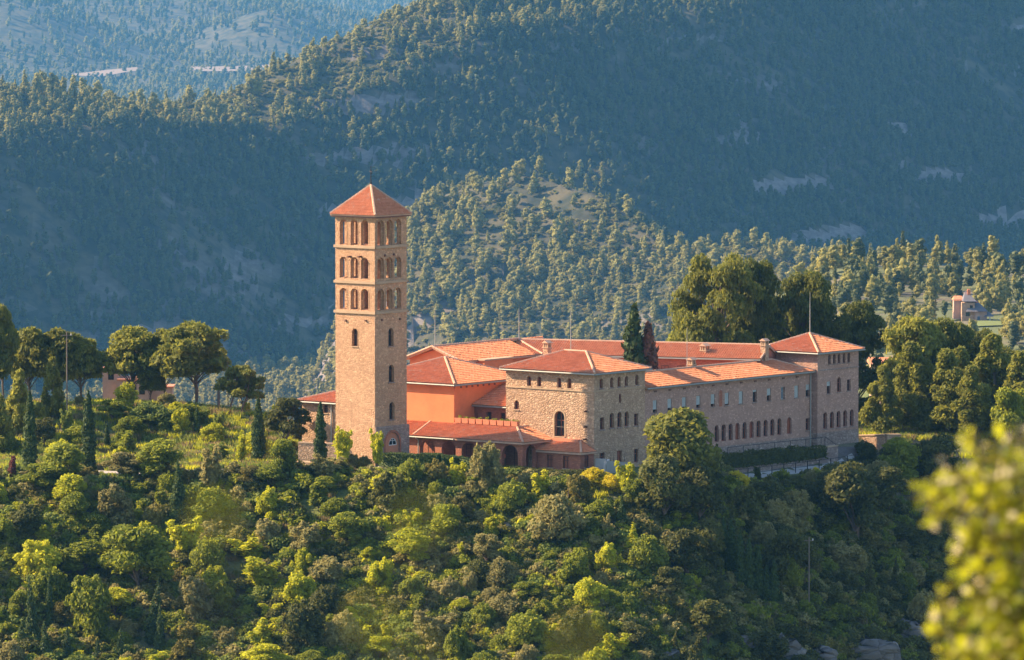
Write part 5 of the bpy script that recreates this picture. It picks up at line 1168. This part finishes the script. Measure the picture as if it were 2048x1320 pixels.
xa, ya, za = np.concatenate([x1, x2]), np.concatenate([y1, y2]), np.concatenate([z1, z2]); sa = np.concatenate([sc1, sc2]); la = np.concatenate([lit1, nrng.random(len(x2)) < .6])
# the 300 that show largest stand as single trees
fw = ya*math.cos(TH)-(za-CAM_H)*math.sin(TH); pxa = 1024+F_PX*xa/fw; pya = 660-F_PX*(ya*math.sin(TH)+(za+6*sa-CAM_H)*math.cos(TH))/fw
vis = (pxa > 0) & (pxa < 2048) & (pya > 0) & (pya < np.interp(pxa, [0, 200, 450, 600, 815, 1050, 1300, 1360, 1430, 1640, 1760, 1800, 1960, 2048], [600, 640, 640, 740, 620, 665, 670, 500, 480, 520, 600, 640, 650, 670]))
vis &= ~((pxa > 665) & (pxa < 818) & (pya > 370))
zt = za + 7*sa
for l in np.linspace(.02, .5, 14):     # hidden behind nearer ground?
    yy = ya*(1-l); vis &= height(xa*(1-l), yy) < CAM_H + (zt-CAM_H)*(1-l)
order = np.argsort(-(sa/ya)*vis); big = order[:296]
restm = np.ones(len(xa), bool); restm[big] = False
def zone(px, Y):
    if Y < 2300:
        side = 'left of' if px < 1890 else 'right of' if px > 2000 else 'beyond' if Y > 1880 else 'in front of'
        k_ = 'far ' if px < 1780 else ''
        return 'small pine on the plateau %s%s the distant house' % (k_, side), 'pines around the distant house, %s%s it' % (k_, side)
    return 'small pine on the sunny spur of the far mountain', 'pines on the sunny spur'
for i in big:
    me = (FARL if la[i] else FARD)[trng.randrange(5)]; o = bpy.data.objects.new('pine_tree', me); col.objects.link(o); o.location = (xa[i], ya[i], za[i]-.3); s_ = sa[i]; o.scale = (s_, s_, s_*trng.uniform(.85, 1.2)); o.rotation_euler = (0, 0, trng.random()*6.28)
    lb_, gp_ = zone(pxa[i], ya[i]); tag(o, lb_, 'tree', gp_)
def far_obj(name, label, x, y, z, s, meshes, szj=(.8, 1.25)):
    n = len(x); far_s = np.stack([s, s, s*nrng.uniform(*szj, n)], 1); R = np.zeros((n, 3)); R[:, 2] = nrng.random(n)*6.283
    return scatter(name, label, np.stack([x, y, z-.3], 1), R, far_s, nrng.integers(0, len(meshes), n), meshes)
m1_ = restm & ~la; m2_ = restm & la
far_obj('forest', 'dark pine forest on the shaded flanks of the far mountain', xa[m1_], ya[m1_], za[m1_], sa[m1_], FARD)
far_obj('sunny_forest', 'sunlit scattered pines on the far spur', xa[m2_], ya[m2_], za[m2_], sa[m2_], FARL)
far_obj('valley_woods', 'thickets on the valley floor behind the hilltop', x3, y3, z3, nrng.uniform(.4, .9, len(x3)), FARD+FARL)
x4, y4, z4 = forest(52000, 8800, 15500, .108, .9); k4 = (x4/y4 < .012); x4, y4, z4 = x4[k4], y4[k4], z4[k4]
far_obj('far_woods', 'hazy woods on the hills and plain beyond the mountain', x4, y4, z4, nrng.uniform(1.0, 1.9, len(x4)), FARD+FARL)
# scrub on the sunny spur
xq, yq, zq = forest(90000, 3300, 4700, .085, 1.0); ex = 8.0
sq = (-(height(xq+ex, yq)-height(xq-ex, yq))/(2*ex)*sd.x - (height(xq, yq+ex)-height(xq, yq-ex))/(2*ex)*sd.y + sd.z)
kq = (sq > .22); xq, yq, zq = xq[kq], yq[kq], zq[kq]
SCR = [mk_low(900+i, m) for i, m in enumerate(('farlit', 'farpine', 'farlit', 'brown', 'farlit'))]
nq = len(xq); scatter('scrub', 'low scrub between the pines of the far spur', np.stack([xq, yq, zq-.2], 1), np.stack([0*xq, 0*xq, nrng.random(nq)*6.28], 1), nrng.uniform(1.2, 3.0, (nq, 1))*np.array([[1, 1, .8]]), nrng.integers(0, 5, nq), SCR)
# undergrowth on the near hill
def near_pts(n, x0, x1, y0, y1, fn):
    x, y = pts(n, x0, x1, y0, y1); d = poly_sd(x, y, PLAT); k = fn(x, y, d); x, y = x[k], y[k]; return x, y, height(x, y)
UG = [mk_low(920+i, m, 420, .9, .9, .09) for i, m in enumerate(('green', 'dark', 'green', 'olive', 'grass', 'brown', 'bright'))]
xu, yu, zu = near_pts(26000, -64, 66, 596, 735, lambda x, y, d: (d > .8) & ((fbm(x, y, 9, 3, 91) > -.28 - .25*(x > 25)) ) & ~((x > 12) & (y < 672) & (fbm(x, y, 8, 2, 14) > -.1)))
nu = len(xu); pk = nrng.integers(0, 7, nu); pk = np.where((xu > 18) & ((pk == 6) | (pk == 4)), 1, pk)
scatter('undergrowth', 'tangled low bushes covering the near slope', np.stack([xu, yu, zu-.1], 1), np.stack([0*xu, 0*xu, nrng.random(nu)*6.28], 1), nrng.uniform(.6, 1.7, (nu, 1))*np.array([[1, 1, .9]]), pk, UG)
TU = [mk_tuft(940+i, m) for i, m in enumerate(('grass', 'ochre', 'grass', 'bright'))]
def okg(x, y, d):
    u = (x-OX)*UX + (y-OY)*UY; v = (x-OX)*VX + (y-OY)*VY
    built = ((u > -14) & (u < 31) & (v > -3) & (v < 53)); twr = (u > -1) & (u < 8) & (v > -9) & (v < 0)
    return ~built & ~twr & ~((d < 0) & (y > 708) & (y < 717) & (x < -5))
xg, yg, zg = near_pts(30000, -62, 60, 610, 775, lambda x, y, d: okg(x, y, d) & ((d < 1) | (nrng.random(len(x)) < .35)) & ((x < -14) | (d > 0) | (y > 752)))
ng = len(xg); scatter('grass', 'tall grass of the meadow and clearings', np.stack([xg, yg, zg-.03], 1), np.stack([0*xg, 0*xg, nrng.random(ng)*6.28], 1), nrng.uniform(.7, 1.5, (ng, 1))*np.ones((1, 3)), nrng.integers(0, 4, ng), TU)

# ------------------------------------------------------------------ clipped hedges, ivy, flowers
def hedge(name, label, cat, P, wd, zt, zb, n, s, mat, jag=.08):
    V, Fq = [], []; off = 0; core = MB(); rng = np.random.default_rng(int(abs(P[0][0])*97)+3)
    P3 = [W(*p) for p in P]; tot = sum(math.dist(P3[i], P3[i+1]) for i in range(len(P3)-1))
    for i in range(len(P3)-1):
        a, b = np.array(P3[i]), np.array(P3[i+1]); L = np.linalg.norm(b-a); d = (b-a)/L; q = np.array([-d[1], d[0]]); k = int(n*L/tot)
        t_ = rng.random(k)*L; side = rng.random(k); z1_ = zt[i] + (zt[i+1]-zt[i])*t_/L + jag*(vnoise(t_*1.1, t_*0+i, 5)*2); z0_ = zb
        lat = np.where(side < .36, -1, np.where(side < .72, 1, rng.uniform(-1, 1, k)))*wd/2; zz = np.where(side < .72, z0_ + (z1_-z0_)*rng.random(k), z1_)
        c = a[None]+d[None]*t_[:, None] + q[None]*(lat+rng.normal(size=k)*jag*.6)[:, None]; pp = np.column_stack([c, zz+rng.normal(size=k)*jag*.5])
        nn = np.where((side < .72)[:, None], np.column_stack([q[0]*np.sign(lat), q[1]*np.sign(lat), 0*lat]), np.array([[0, 0, 1.0]])) + rng.normal(size=(k, 3))*.6; nn /= np.linalg.norm(nn, axis=1)[:, None]
        A = rng.normal(size=(k, 3)); A -= nn*(A*nn).sum(1)[:, None]; A /= np.linalg.norm(A, axis=1)[:, None]; B = np.cross(nn, A); h = (s*(.6+.7*rng.random(k)))[:, None]
        V.append(np.stack([pp-A*h, pp+B*h*.7, pp+A*h, pp-B*h*.7], 1).reshape(-1, 3)); Fq.append(np.arange(4*k).reshape(k, 4)+off); off += 4*k
        e = wd/2*.88; c0, c1 = a, b; zA, zB = zt[i]-jag, zt[i+1]-jag
        pv_ = np.array([[*(c0-q*e), z0_], [*(c1-q*e), z0_], [*(c1+q*e), z0_], [*(c0+q*e), z0_], [*(c0-q*e), zA], [*(c1-q*e), zB], [*(c1+q*e), zB], [*(c0+q*e), zA]])
        V.append(pv_); Fq.append(np.array([(4, 5, 6, 7), (0, 1, 5, 4), (1, 2, 6, 5), (2, 3, 7, 6), (3, 0, 4, 7)])+off); off += 8
    o = bpy.data.objects.new(name, np_mesh(name, np.concatenate(V), np.concatenate(Fq), [LM[mat]])); col.objects.link(o); return tag(o, label, cat)
hedge('hedge', 'tall clipped dark hedge in front of the arcade beside the bell tower', 'hedge', HP := [(uof(764, -8.2), -8.2), (uof(880, -6.6), -6.6), (uof(915, -5.2), -5.2), (uof(990, -3.6), -3.6)], 1.5, [zof(*q, y) for q, y in zip(HP, (908, 909, 913, 926))], -2.2, 12000, .09, 'cypress')
hedge('hedge', 'low clipped hedge in front of the annex with a sunlit top', 'hedge', [(uof(1008, -1.4), -1.4), (uof(1100, -.6), -.6), (uof(1188, .6), .6)], 1.0, [.85, .72, .80], -1.5, 6000, .08, 'dark')
hedge('ivy', 'long band of trailing ivy over the retaining wall of the long wing', 'ivy', [(UB+2.9, 19), (UB+2.9, 30), (UB+2.9, 41.5)], 1.2, [.45, .55, .35], -.75, 9000, .12, 'dark', .18)
frng = np.random.default_rng(9)
for i, (o, uc, vc, zf, hw) in enumerate(FLOWERS):
    b = [(uc+frng.uniform(-hw*.8, hw*.8)-uc, 0, .5+.08*frng.random(), .16, .13, .13+.08*(i in (0, 4))) for _ in range(4)]
    f = bpy.data.objects.new('plants', vf_mesh('plants', cloud(frng, b, 90, .05, 1.2), LM['green'])); col.objects.link(f); f.parent = o

# ------------------------------------------------------------------ walls, railing, paths, poles
def site_wall(name, label, cat, P, thick, zb, mat='block', cope=True, grp=None):
    """P: list of (u, v, ztop)"""
    x, y = W(P[0][0], P[0][1]); root = empty(name, (x, y, zb), 0); tag(root, label, cat, grp); OFF[root.name] = (x, y, zb); m_ = MB(); k_ = MB()
    for (u0, v0, z0), (u1, v1, z1) in zip(P[:-1], P[1:]):
        a, b = Vector(W(u0, v0)), Vector(W(u1, v1)); q = Vector((-(b-a).y, (b-a).x)).normalized()*thick/2; q2 = q*1.25
        def prism(mm, qq, za0, za1, zt0, zt1):
            mm.add([(*(a-qq), za0), (*(b-qq), za1), (*(b+qq), za1), (*(a+qq), za0), (*(a-qq), zt0), (*(b-qq), zt1), (*(b+qq), zt1), (*(a+qq), zt0)], [(4, 5, 6, 7), (0, 1, 5, 4), (1, 2, 6, 5), (2, 3, 7, 6), (3, 0, 4, 7)])
        prism(m_, q, zb, zb, z0, z1)
        if cope: prism(k_, q2, z0+.002, z1+.002, z0+.12, z1+.12)
    m_.build('masonry', M[mat], root)
    if cope: k_.build('coping', M['trim'], root)
    return root
site_wall('garden_wall', 'stone garden wall running up to the bell tower from the left', 'wall', [(uof(598, -8.4), -8.4, zof(uof(598, -8.4), -8.4, 886)), (1.6, -7.2, zof(1.6, -7.2, 889))], .4, -.6)
site_wall('low_wall', 'very low pale stone wall at the gravel left of the tower', 'wall', [(uof(586, -11), -11, .95), (uof(636, -11), -11, .95)], .4, -.5)
site_wall('retaining_wall', 'long stone retaining wall under the ivy along the long wing', 'wall', [(UB+2.9, 15.6, .1), (UB+2.9, 44, .2)], .5, -3.2, 'lower')
site_wall('terrace_wall', 'pale concrete wall carrying the railing below the long wing', 'wall', [(UB+5.4, 17, -1.75), (UB+5.4, 41.5, -1.65), (UB+4.6, 45, -1.6)], .35, -4.4, 'concrete', False)
site_wall('short_wall', 'short sunlit stone wall right of the end tower', 'wall', [(uof(1716, 54.5), 54.5, zof(22, 54.5, 873)), (uof(1772, 54.5), 54.5, zof(25, 54.5, 871)), (uof(1800, 56), 56, zof(26, 56, 871))], .5, -5)
gw = site_wall('gate_wall', 'pale concrete wall topped with spikes beside the stone house', 'wall', [(UB+2.4, vof(1211, UB+2.4), zof(UB+2.4, 8, 918)), (UB+2.4, vof(1254, UB+2.4), zof(UB+2.4, 11, 922))], .25, -3.0, 'concrete', False)
for i in range(6):
    t_ = (i+.3)/6; x0, y0 = W(UB+2.4, vof(1211, UB+2.4)*(1-t_)+vof(1254, UB+2.4)*t_); zt_ = zof(UB+2.4, 8, 918); m_ = MB(); m_.tube([(x0, y0, zt_-.25), (x0, y0, zt_+.35)], [.03, .008], 5); m_.build('spike', M['metal'], gw)
site_wall('ramp_wall', 'low grey curved wall before the lower windows of the stone house', 'wall', [(UB+.6, 6.2, zof(UB+.6, 6.2, 917)), (UB+1.9, 6.6, zof(UB+2, 6.6, 918)), (UB+2.4, vof(1209, UB+2.4), zof(UB+2.4, 8, 925))], .22, -3.0, 'concrete', False)
rr = empty('railing', (*W(UB+5.4, 17), -1.7)); tag(rr, 'thin dark metal railing along the path below the long wing', 'railing'); OFF[rr.name] = (*W(UB+5.4, 17), -1.7)
RP = [(UB+5.4, 17+2.05*i) for i in range(12)] + [(UB+4.9, 43.2), (UB+4.6, 45)]
for u, v in RP: x, y = W(u, v); m_ = MB(); m_.tube([(x, y, -1.8), (x, y, -.62)], .05, 5); m_.build('post', M['metal'], rr)
for zz in (-.68, -1.15): m_ = MB(); m_.tube([(*W(u, v), zz) for u, v in RP], .028, 5); m_.build('rail', M['metal'], rr)
sr = empty('stair_railing', (*W(UB+1.6, 40), 0)); tag(sr, 'thin handrail slanting down to the stairs at the end tower', 'railing'); OFF[sr.name] = (*W(UB+1.6, 40), 0)
m_ = MB(); m_.tube([(*W(UB+3.0, 25), 1.35), (*W(UB+3.0, 41.5), 1.25), (*W(UB+2.2, 43.0), 1.2), (*W(UB+1.9, 47), -.6)], .03, 5); m_.build('rail', M['metal'], sr)
for u, v, za, zb2 in [(UB+3.0, 25+2.7*i, .2, 1.33) for i in range(7)] + [(UB+2.2, 43, 0, 1.2), (UB+1.9, 47, -1.6, -.6)]: m_ = MB(); m_.tube([(*W(u, v), za), (*W(u, v), zb2)], .03, 5); m_.build('post', M['metal'], sr)
def drape(name, label, P, wds, mat, lift=.05, nseg=60):
    """ribbon following the ground"""
    V_, F_ = [], []; pts_ = []
    for (a, b) in zip(P[:-1], P[1:]):
        for i in range(nseg): pts_.append(Vector(a).lerp(Vector(b), i/nseg))
    pts_.append(Vector(P[-1])); m_ = MB(); nw_ = 5
    for i, p in enumerate(pts_):
        d = (pts_[min(i+1, len(pts_)-1)]-pts_[max(0, i-1)]).normalized(); q = Vector((-d.y, d.x))
        for k in range(nw_): c = p + q*wds*(k/(nw_-1)-.5); V_.append((c.x, c.y, hz(c.x, c.y)+lift))
    for i in range(len(pts_)-1):
        for k in range(nw_-1): F_.append((i*nw_+k, (i+1)*nw_+k, (i+1)*nw_+k+1, i*nw_+k+1))
    m_.add(V_, F_); o = m_.build(name, mat); o['kind'] = 'structure'; o['label'] = label; return o
gravel = plaster('gravel', (.42, .36, .30), .2, .03, 1.5)
drape('drive', 'pale gravel drive along the edge of the terrace', [(-75, 714.5), (-45, 715.5), (-24, 713.5), (-13, 711.5)], 4.2, gravel)
drape('path', 'paved path at the foot of the retaining wall', [W(UB+4.2, 16), W(UB+4.2, 42), W(UB+3.9, 47)], 2.2, M['concrete'], .06, 20)
drape('trail', 'narrow pale trail crossing the shaded slope', [at(1486, 1178, 700)[:2], at(1566, 1228, 694)[:2], at(1640, 1262, 690)[:2]], .5, gravel, .12, 14)
drape('trail', 'narrow pale trail on the sunny slope below the hedges', [hit(905, 1035)[:2], hit(1010, 1055)[:2], hit(1045, 1095)[:2]], .6, gravel, .10, 12)
drape('trail', 'short dirt trail in the clearing at the bottom left', [hit(350, 1255)[:2], hit(430, 1275)[:2]], .9, gravel, .1, 10)
def pole(name, label, px, top, base, Y, r, arms=(), mat='pole'):
    x, y, _ = at(px, base, Y); z = hz(x, y); zt_ = at(px, top, y)[2]; root = empty(name, (x, y, z)); tag(root, label, 'utility pole'); OFF[root.name] = (x, y, z)
    m_ = MB(); m_.tube([(x, y, z-.4), (x, y, (z+zt_)/2), (x, y, zt_)], [r, r*.9, r*.75], 7); m_.build('post', M[mat], root)
    for dz, L in arms: m_ = MB(); m_.tube([(x-L, y, zt_-dz), (x+L, y, zt_-dz)], .045, 5); m_.build('crossarm', M[mat], root); m_ = MB(); m_.tube([(x+L*.8, y, zt_-dz), (x+L*.8, y, zt_-dz+.2)], [.05, .04], 6); m_.build('insulator', M['white'], root)
    return (x, y, zt_)
pA = pole('utility_pole', 'tall thin utility pole with crossarm among the left pines', 134, 664, 812, 741, .08, ((.35, .55),))
pB = pole('utility_pole', 'short thick wooden pole on the right shoulder of the knoll', 437, 775, 832, 752, .17)
pC = pole('utility_pole', 'thin tall dark pole beside the wind bent pine', 456, 724, 832, 751, .045, (), 'bark')
pE = pole('utility_pole', 'slim pale post behind the wind bent pines', 475, 810, 850, 757, .06)
pD = pole('utility_pole', 'weathered leaning pole with crossarm in the right hand shade', 1618, 1074, 1165, None or 700, .07, ((.35, .45),))
pF = pole('utility_pole', 'thin pole among the bushes below the low hedge', 1137, 966, 1010, 700, .05, (), 'bark')
cb = MB()
for (a, b, sag) in ((pA, pB, .8), (pB, (pB[0]-6, pB[1]+26, pB[2]+.8), .3)):
    cb.tube([tuple(Vector(a).lerp(Vector(b), t_/10) - Vector((0, 0, sag*4*(t_/10)*(1-t_/10)))) for t_ in range(11)], .014, 4)
    if a is pA: tag(cb.build('power_cable', M['metal']), 'thin cable sagging between the tall utility pole and the thick wooden pole', 'cable'); cb = MB()
tag(cb.build('power_cable', M['metal']), 'short cable end leaving the thick wooden pole towards the valley', 'cable')

# ------------------------------------------------------------------ pale rocks at the bottom of the slope
rock_m = stone('limestone', (.13, .115, .10), (.20, .18, .16), (.09, .08, .07), .5, 1.2, .2, .03)
def rock(label, px, py, wpx, hpx, seed):
    x, y, z = hit(px, py, 560, 720); s_ = F_PX/y; rng = np.random.default_rng(seed); w_, h_ = wpx*.85/s_, hpx*.7/s_; m_ = MB(); n1, n2 = 14, 8; V_ = []
    for i in range(n2):
        ph = math.pi*.5*i/(n2-1)
        for k in range(n1):
            a = 2*math.pi*k/n1; rr_ = 1 + .22*math.sin(3*a+seed)+.12*rng.normal(); zz = math.sin(ph)**.7*(1+.12*rng.normal())
            V_.append((x+w_/2*math.cos(ph)**.45*rr_*math.cos(a), y+w_*.35*math.cos(ph)**.45*rr_*math.sin(a), z-.6+(h_+.6)*zz))
    F_ = [(i*n1+k, i*n1+(k+1) % n1, (i+1)*n1+(k+1) % n1, (i+1)*n1+k) for i in range(n2-1) for k in range(n1)]; F_.append(tuple((n2-1)*n1+k for k in range(n1)))
    m_.add(V_, F_); o = m_.build('rock', rock_m, smooth=True); tag(o, label, 'rock', 'pale rocks at the foot of the slope')
for i, (px, py, a, b, lab) in enumerate([(1030, 1322, 90, 16, 'low pale rock at the bottom edge below the olive thicket'), (1330, 1322, 120, 22, 'pale rock shelf at the bottom edge left of the big slab'), (1540, 1312, 130, 40, 'big pale rock slab at the bottom under the cypress row'),
    (1480, 1296, 60, 20, 'small pale rock on top of the big slab'), (1730, 1318, 150, 46, 'biggest pale outcrop at the bottom, left of the blurred shrub'), (1800, 1262, 110, 26, 'pale rock ledge above the biggest outcrop'),
    (1640, 1322, 90, 34, 'pale rock between slab and outcrop'), (1610, 1258, 50, 24, 'narrow upright pale rock under the trail'), (1575, 975, 44, 18, 'grey rock patch just below the path'), (1900, 1310, 110, 40, 'pale rock behind the blurred shrub')]):
    rock(lab, px, py, a, b, 30+i)

# ------------------------------------------------------------------ distant house on the plateau
slate = plaster('slate', (.16, .15, .16), .2); hx, hy = at(1945, 640, 1868)[:2]; hzz = hz(hx, hy)
hs = empty('country_house', (hx, hy, hzz)); OFF[hs.name] = (hx, hy, hzz); tag(hs, 'distant house with steep grey roofs and orange chimneys among pines at the right', 'house'); s8 = 1868/F_PX
def hp(px, py): return hx + (px-1945)*s8, hzz + (640-py)*s8
def hbox(name, x0, y0, x1, y1, d0, d1, mat, parent=hs):
    a, b = hp(x0, y1); c, e = hp(x1, y0); m_ = MB(); m_.box(a, c, hy+d0, hy+d1, b, e); return m_.build(name, M[mat] if isinstance(mat, str) else mat, parent)
def hroof(name, x0, x1, ye, yr, xr0, xr1, d0, d1, mat):
    a, z0 = hp(x0, ye); c, _ = hp(x1, ye); r0, z1 = hp(xr0, yr); r1, _ = hp(xr1, yr); m_ = MB(); dm_ = (d0+d1)/2
    m_.add([(a, hy+d0, z0), (c, hy+d0, z0), (c, hy+d1, z0), (a, hy+d1, z0), (r0, hy+dm_, z1), (r1, hy+dm_, z1)], [(0, 1, 5, 4), (1, 2, 5), (2, 3, 4, 5), (3, 0, 4), (3, 2, 1, 0)]); return m_.build(name, mat, hs)
hbox('wall', 1922, 605, 1948, 645, -3, 4, 'block'); hbox('wall', 1948, 622, 1972, 645, -3.5, 3, 'pinkstone'); hbox('wall', 1908, 600, 1925, 640, 1, 6, 'pinkstone')
hroof('roof', 1924, 1952, 602, 584, 1930, 1934, -3.6, 4.4, slate); hroof('roof', 1930, 1974, 622, 602, 1942, 1954, -4.2, 3.6, slate); hroof('roof', 1906, 1928, 602, 594, 1910, 1924, .6, 6.4, M['tile'])
hroof('roof', 1966, 1986, 632, 624, 1972, 1978, -4.6, 2, slate)
for x0, y0, x1, y1 in ((1934, 579, 1940, 594), (1951, 604, 1956, 622)): hbox('chimney', x0, y0, x1, y1, -1, 0, 'orange')
hbox('pillar', 1977, 632, 1979, 644, -4, -3.7, 'white'); hbox('window', 1938, 610, 1944, 616, -3.05, -2.9, 'glass'); hbox('window', 1930, 624, 1938, 632, -3.05, -2.9, 'glass'); hbox('door', 1953, 632, 1958, 645, -3.6, -3.4, 'blueglass')
hbox('terrace', 1950, 643, 1994, 646, -9, -3.6, 'white')
lw = MB(); V_ = []; 
for j in range(7):
    for i in range(13): x_ = hx + (i/12-.1)*9.5; y_ = hy - 9 - j*2.4; V_.append((x_, y_, hz(x_, y_)+.35))
lw.add(V_, [(j*13+i, j*13+i+1, (j+1)*13+i+1, (j+1)*13+i) for j in range(6) for i in range(12)]); lo2 = lw.build('lawn', plaster('mown_lawn', (.15, .18, .035), .15)); lo2['kind'] = 'structure'; lo2['label'] = 'bright lawn before the distant house'
# farmhouse behind the left pines, and a cottage behind the right grove
fx, fy = at(255, 800, 772)[:2]; fz = hz(fx, fy)
fh = empty('farmhouse', (fx, fy, fz)); OFF[fh.name] = (fx, fy, fz); tag(fh, 'pinkish stone farmhouse half hidden behind the umbrella pines on the knoll', 'building')
sF = 772/F_PX
def fp(px, py): x_, _, z_ = at(px, py, 772); return x_, z_
for nm, x0, y0, x1, y1, d0, d1, mt in (('wall', 205, 742, 238, 860, 0, 4, 'pinkstone'), ('wall', 238, 760, 298, 860, -1, 3.4, 'pinkstone'), ('wall', 298, 776, 345, 860, 0, 3, 'pinkstone')):
    a, zt_ = fp(x0, y0); c, zb_ = fp(x1, y1); m_ = MB(); m_.box(a, c, fy+d0, fy+d1, zb_, zt_); m_.build(nm, M[mt], fh)
    m_ = MB(); m_.box(a-.15, c+.15, fy+d0-.15, fy+d1+.15, zt_+.004, zt_+.18); m_.build('roof', M['terra'], fh)
for px, py in ((250, 778), (268, 776), (285, 780), (222, 752)):
    a, zz = fp(px, py); dd = -1.03 if px > 238 else -.03; m_ = MB(); m_.box(a-.3, a+.3, fy+dd, fy+dd+.06, zz-.4, zz+.4); m_.build('window', M['glass'], fh)
qx, qy, _ = at(1768, 735, 800); qz = hz(qx, qy); ct = empty('cottage', (qx, qy, qz)); OFF[ct.name] = (qx, qy, qz); tag(ct, 'bit of white cottage with red roof glimpsed between pines right of the end tower', 'building')
zt_ = at(1768, 728, 800)[2]; m_ = MB(); m_.box(qx-1.4, qx+1.4, qy, qy+4, qz-2, zt_); m_.build('wall', M['trim'], ct); m_ = MB(); m_.add([(qx-1.7, qy-.3, zt_), (qx+1.7, qy-.3, zt_), (qx+1.7, qy+4.3, zt_), (qx-1.7, qy+4.3, zt_), (qx-1.7, qy+2, zt_+.6), (qx+1.7, qy+2, zt_+.6)], [(0, 1, 5, 4), (2, 3, 4, 5), (1, 2, 5), (3, 0, 4), (3, 2, 1, 0)]); m_.build('roof', M['tile'], ct)
m_ = MB(); m_.box(qx-.5, qx+.3, qy-.05, qy-.005, zt_-1.3, zt_-.4); m_.build('window', M['glass'], ct)
# fields on the far plain
fieldm = plaster('stubble_field', (.30, .215, .15), .12, .01, .02)
for lab, P in (('pale tan field on the far plain, the left one', [(128, 163), (275, 147), (276, 154), (200, 166)]), ('pale tan field on the far plain, the right one', [(382, 146), (545, 141), (545, 153), (385, 155)])):
    c4 = [hit(px, py, 8500, 11000, 10)[:2] for px, py in P]; V_ = []; n_ = 14
    for j in range(n_+1):
        for i in range(n_+1):
            a = Vector(c4[0]).lerp(Vector(c4[1]), i/n_); b = Vector(c4[3]).lerp(Vector(c4[2]), i/n_); c = a.lerp(b, j/n_); V_.append((c.x, c.y, hz(c.x, c.y)+9))
    m_ = MB(); m_.add(V_, [(j*(n_+1)+i, j*(n_+1)+i+1, (j+1)*(n_+1)+i+1, (j+1)*(n_+1)+i) for j in range(n_) for i in range(n_)]); o = m_.build('field', fieldm); o['kind'] = 'structure'; o['label'] = lab

# ------------------------------------------------------------------ blurred shrub and twigs close to the photographer
rng = np.random.default_rng(4); b = []
for px, py, r in ((1950, 890, 30), (1985, 930, 60), (2040, 900, 55), (1900, 960, 45), (1840, 985, 26), (1880, 1010, 45), (1960, 1000, 80), (2040, 1000, 80), (1990, 1080, 85), (2070, 1100, 90), (1940, 1120, 45), (1990, 1180, 70), (2060, 1200, 90),
                  (1900, 1200, 42), (1960, 1250, 70), (2040, 1290, 90), (1880, 1250, 34), (1920, 1310, 60), (1990, 1350, 90), (2060, 1400, 90), (1930, 1400, 70), (2120, 950, 80), (2150, 1100, 90), (2140, 1300, 100)):
    x, y, z = at(px, py, 27 + rng.uniform(-.12, .18)); s_ = r*27/F_PX; b.append((x, y, z, s_, s_*.8, s_))
gx_, gy_ = b[12][0], 27.05; gz_ = hz(gx_, gy_); ns = empty('shrub', (gx_, gy_, gz_)); OFF[ns.name] = (gx_, gy_, gz_); tag(ns, 'blurred yellow-green shrub close to the camera at the right edge', 'shrub')
b2 = [(q[0]-gx_, q[1]-gy_, q[2]-gz_, *q[3:]) for q in b]
near1 = leaf_mat('near_shrub_leaves', (.30, .34, .012), (.56, .58, .03), .5); near2 = leaf_mat('near_shrub_blossom', (.55, .46, .24), (.78, .70, .44), .4); near3 = leaf_mat('near_shrub_shade', (.11, .11, .01), (.22, .20, .02), .3)  # near3: darker copy of the leaves, inner shade painted in
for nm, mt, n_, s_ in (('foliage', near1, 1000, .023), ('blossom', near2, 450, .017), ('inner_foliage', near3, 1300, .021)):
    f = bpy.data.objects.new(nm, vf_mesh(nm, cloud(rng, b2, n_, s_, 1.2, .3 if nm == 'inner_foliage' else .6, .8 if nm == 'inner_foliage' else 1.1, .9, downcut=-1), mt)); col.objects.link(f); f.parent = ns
for i in range(9):
    q = b[trng.randrange(len(b))]; m_ = MB(); m_.tube([(gx_+.02*i, gy_, gz_-.1), ((gx_+q[0])/2+.03, (gy_+q[1])/2, gz_+(q[2]-gz_)*.55), (q[0], q[1], q[2]+q[5])], [.012, .008, .003], 5); m_.build('branch', M['palebark'], ns)
tx, ty = at(830, 1200, 5.0)[:2]; tz = hz(tx, ty); tg = empty('sprig', (tx, ty, tz)); OFF[tg.name] = (tx, ty, tz); tag(tg, 'completely blurred leafy twigs right before the camera, faint green spots', 'twig')
for px, py in ((430, 1035), (840, 1035), (740, 1235), (825, 1300), (1155, 1280)):
    x, y, z = at(px, py, 5.0 + trng.uniform(-.2, .2)); m_ = MB(); m_.tube([(tx+(x-tx)*.2, ty, tz-.05), (x+.01, y, (z+tz)/2), (x, y, z-.01)], [.0012, .001, .0006], 4); m_.build('stem', M['bark'], tg)
    m_ = MB(); L_ = .0095; a = trng.random()*3
    m_.add([(x-L_*math.cos(a), y, z-L_*math.sin(a)), (x+L_*.5*math.sin(a), y-.003, z-L_*.5*math.cos(a)), (x+L_*math.cos(a), y, z+L_*math.sin(a)), (x-L_*.5*math.sin(a), y-.003, z+L_*.5*math.cos(a))], [(0, 1, 2, 3)]); m_.build('leaf', near1, tg)
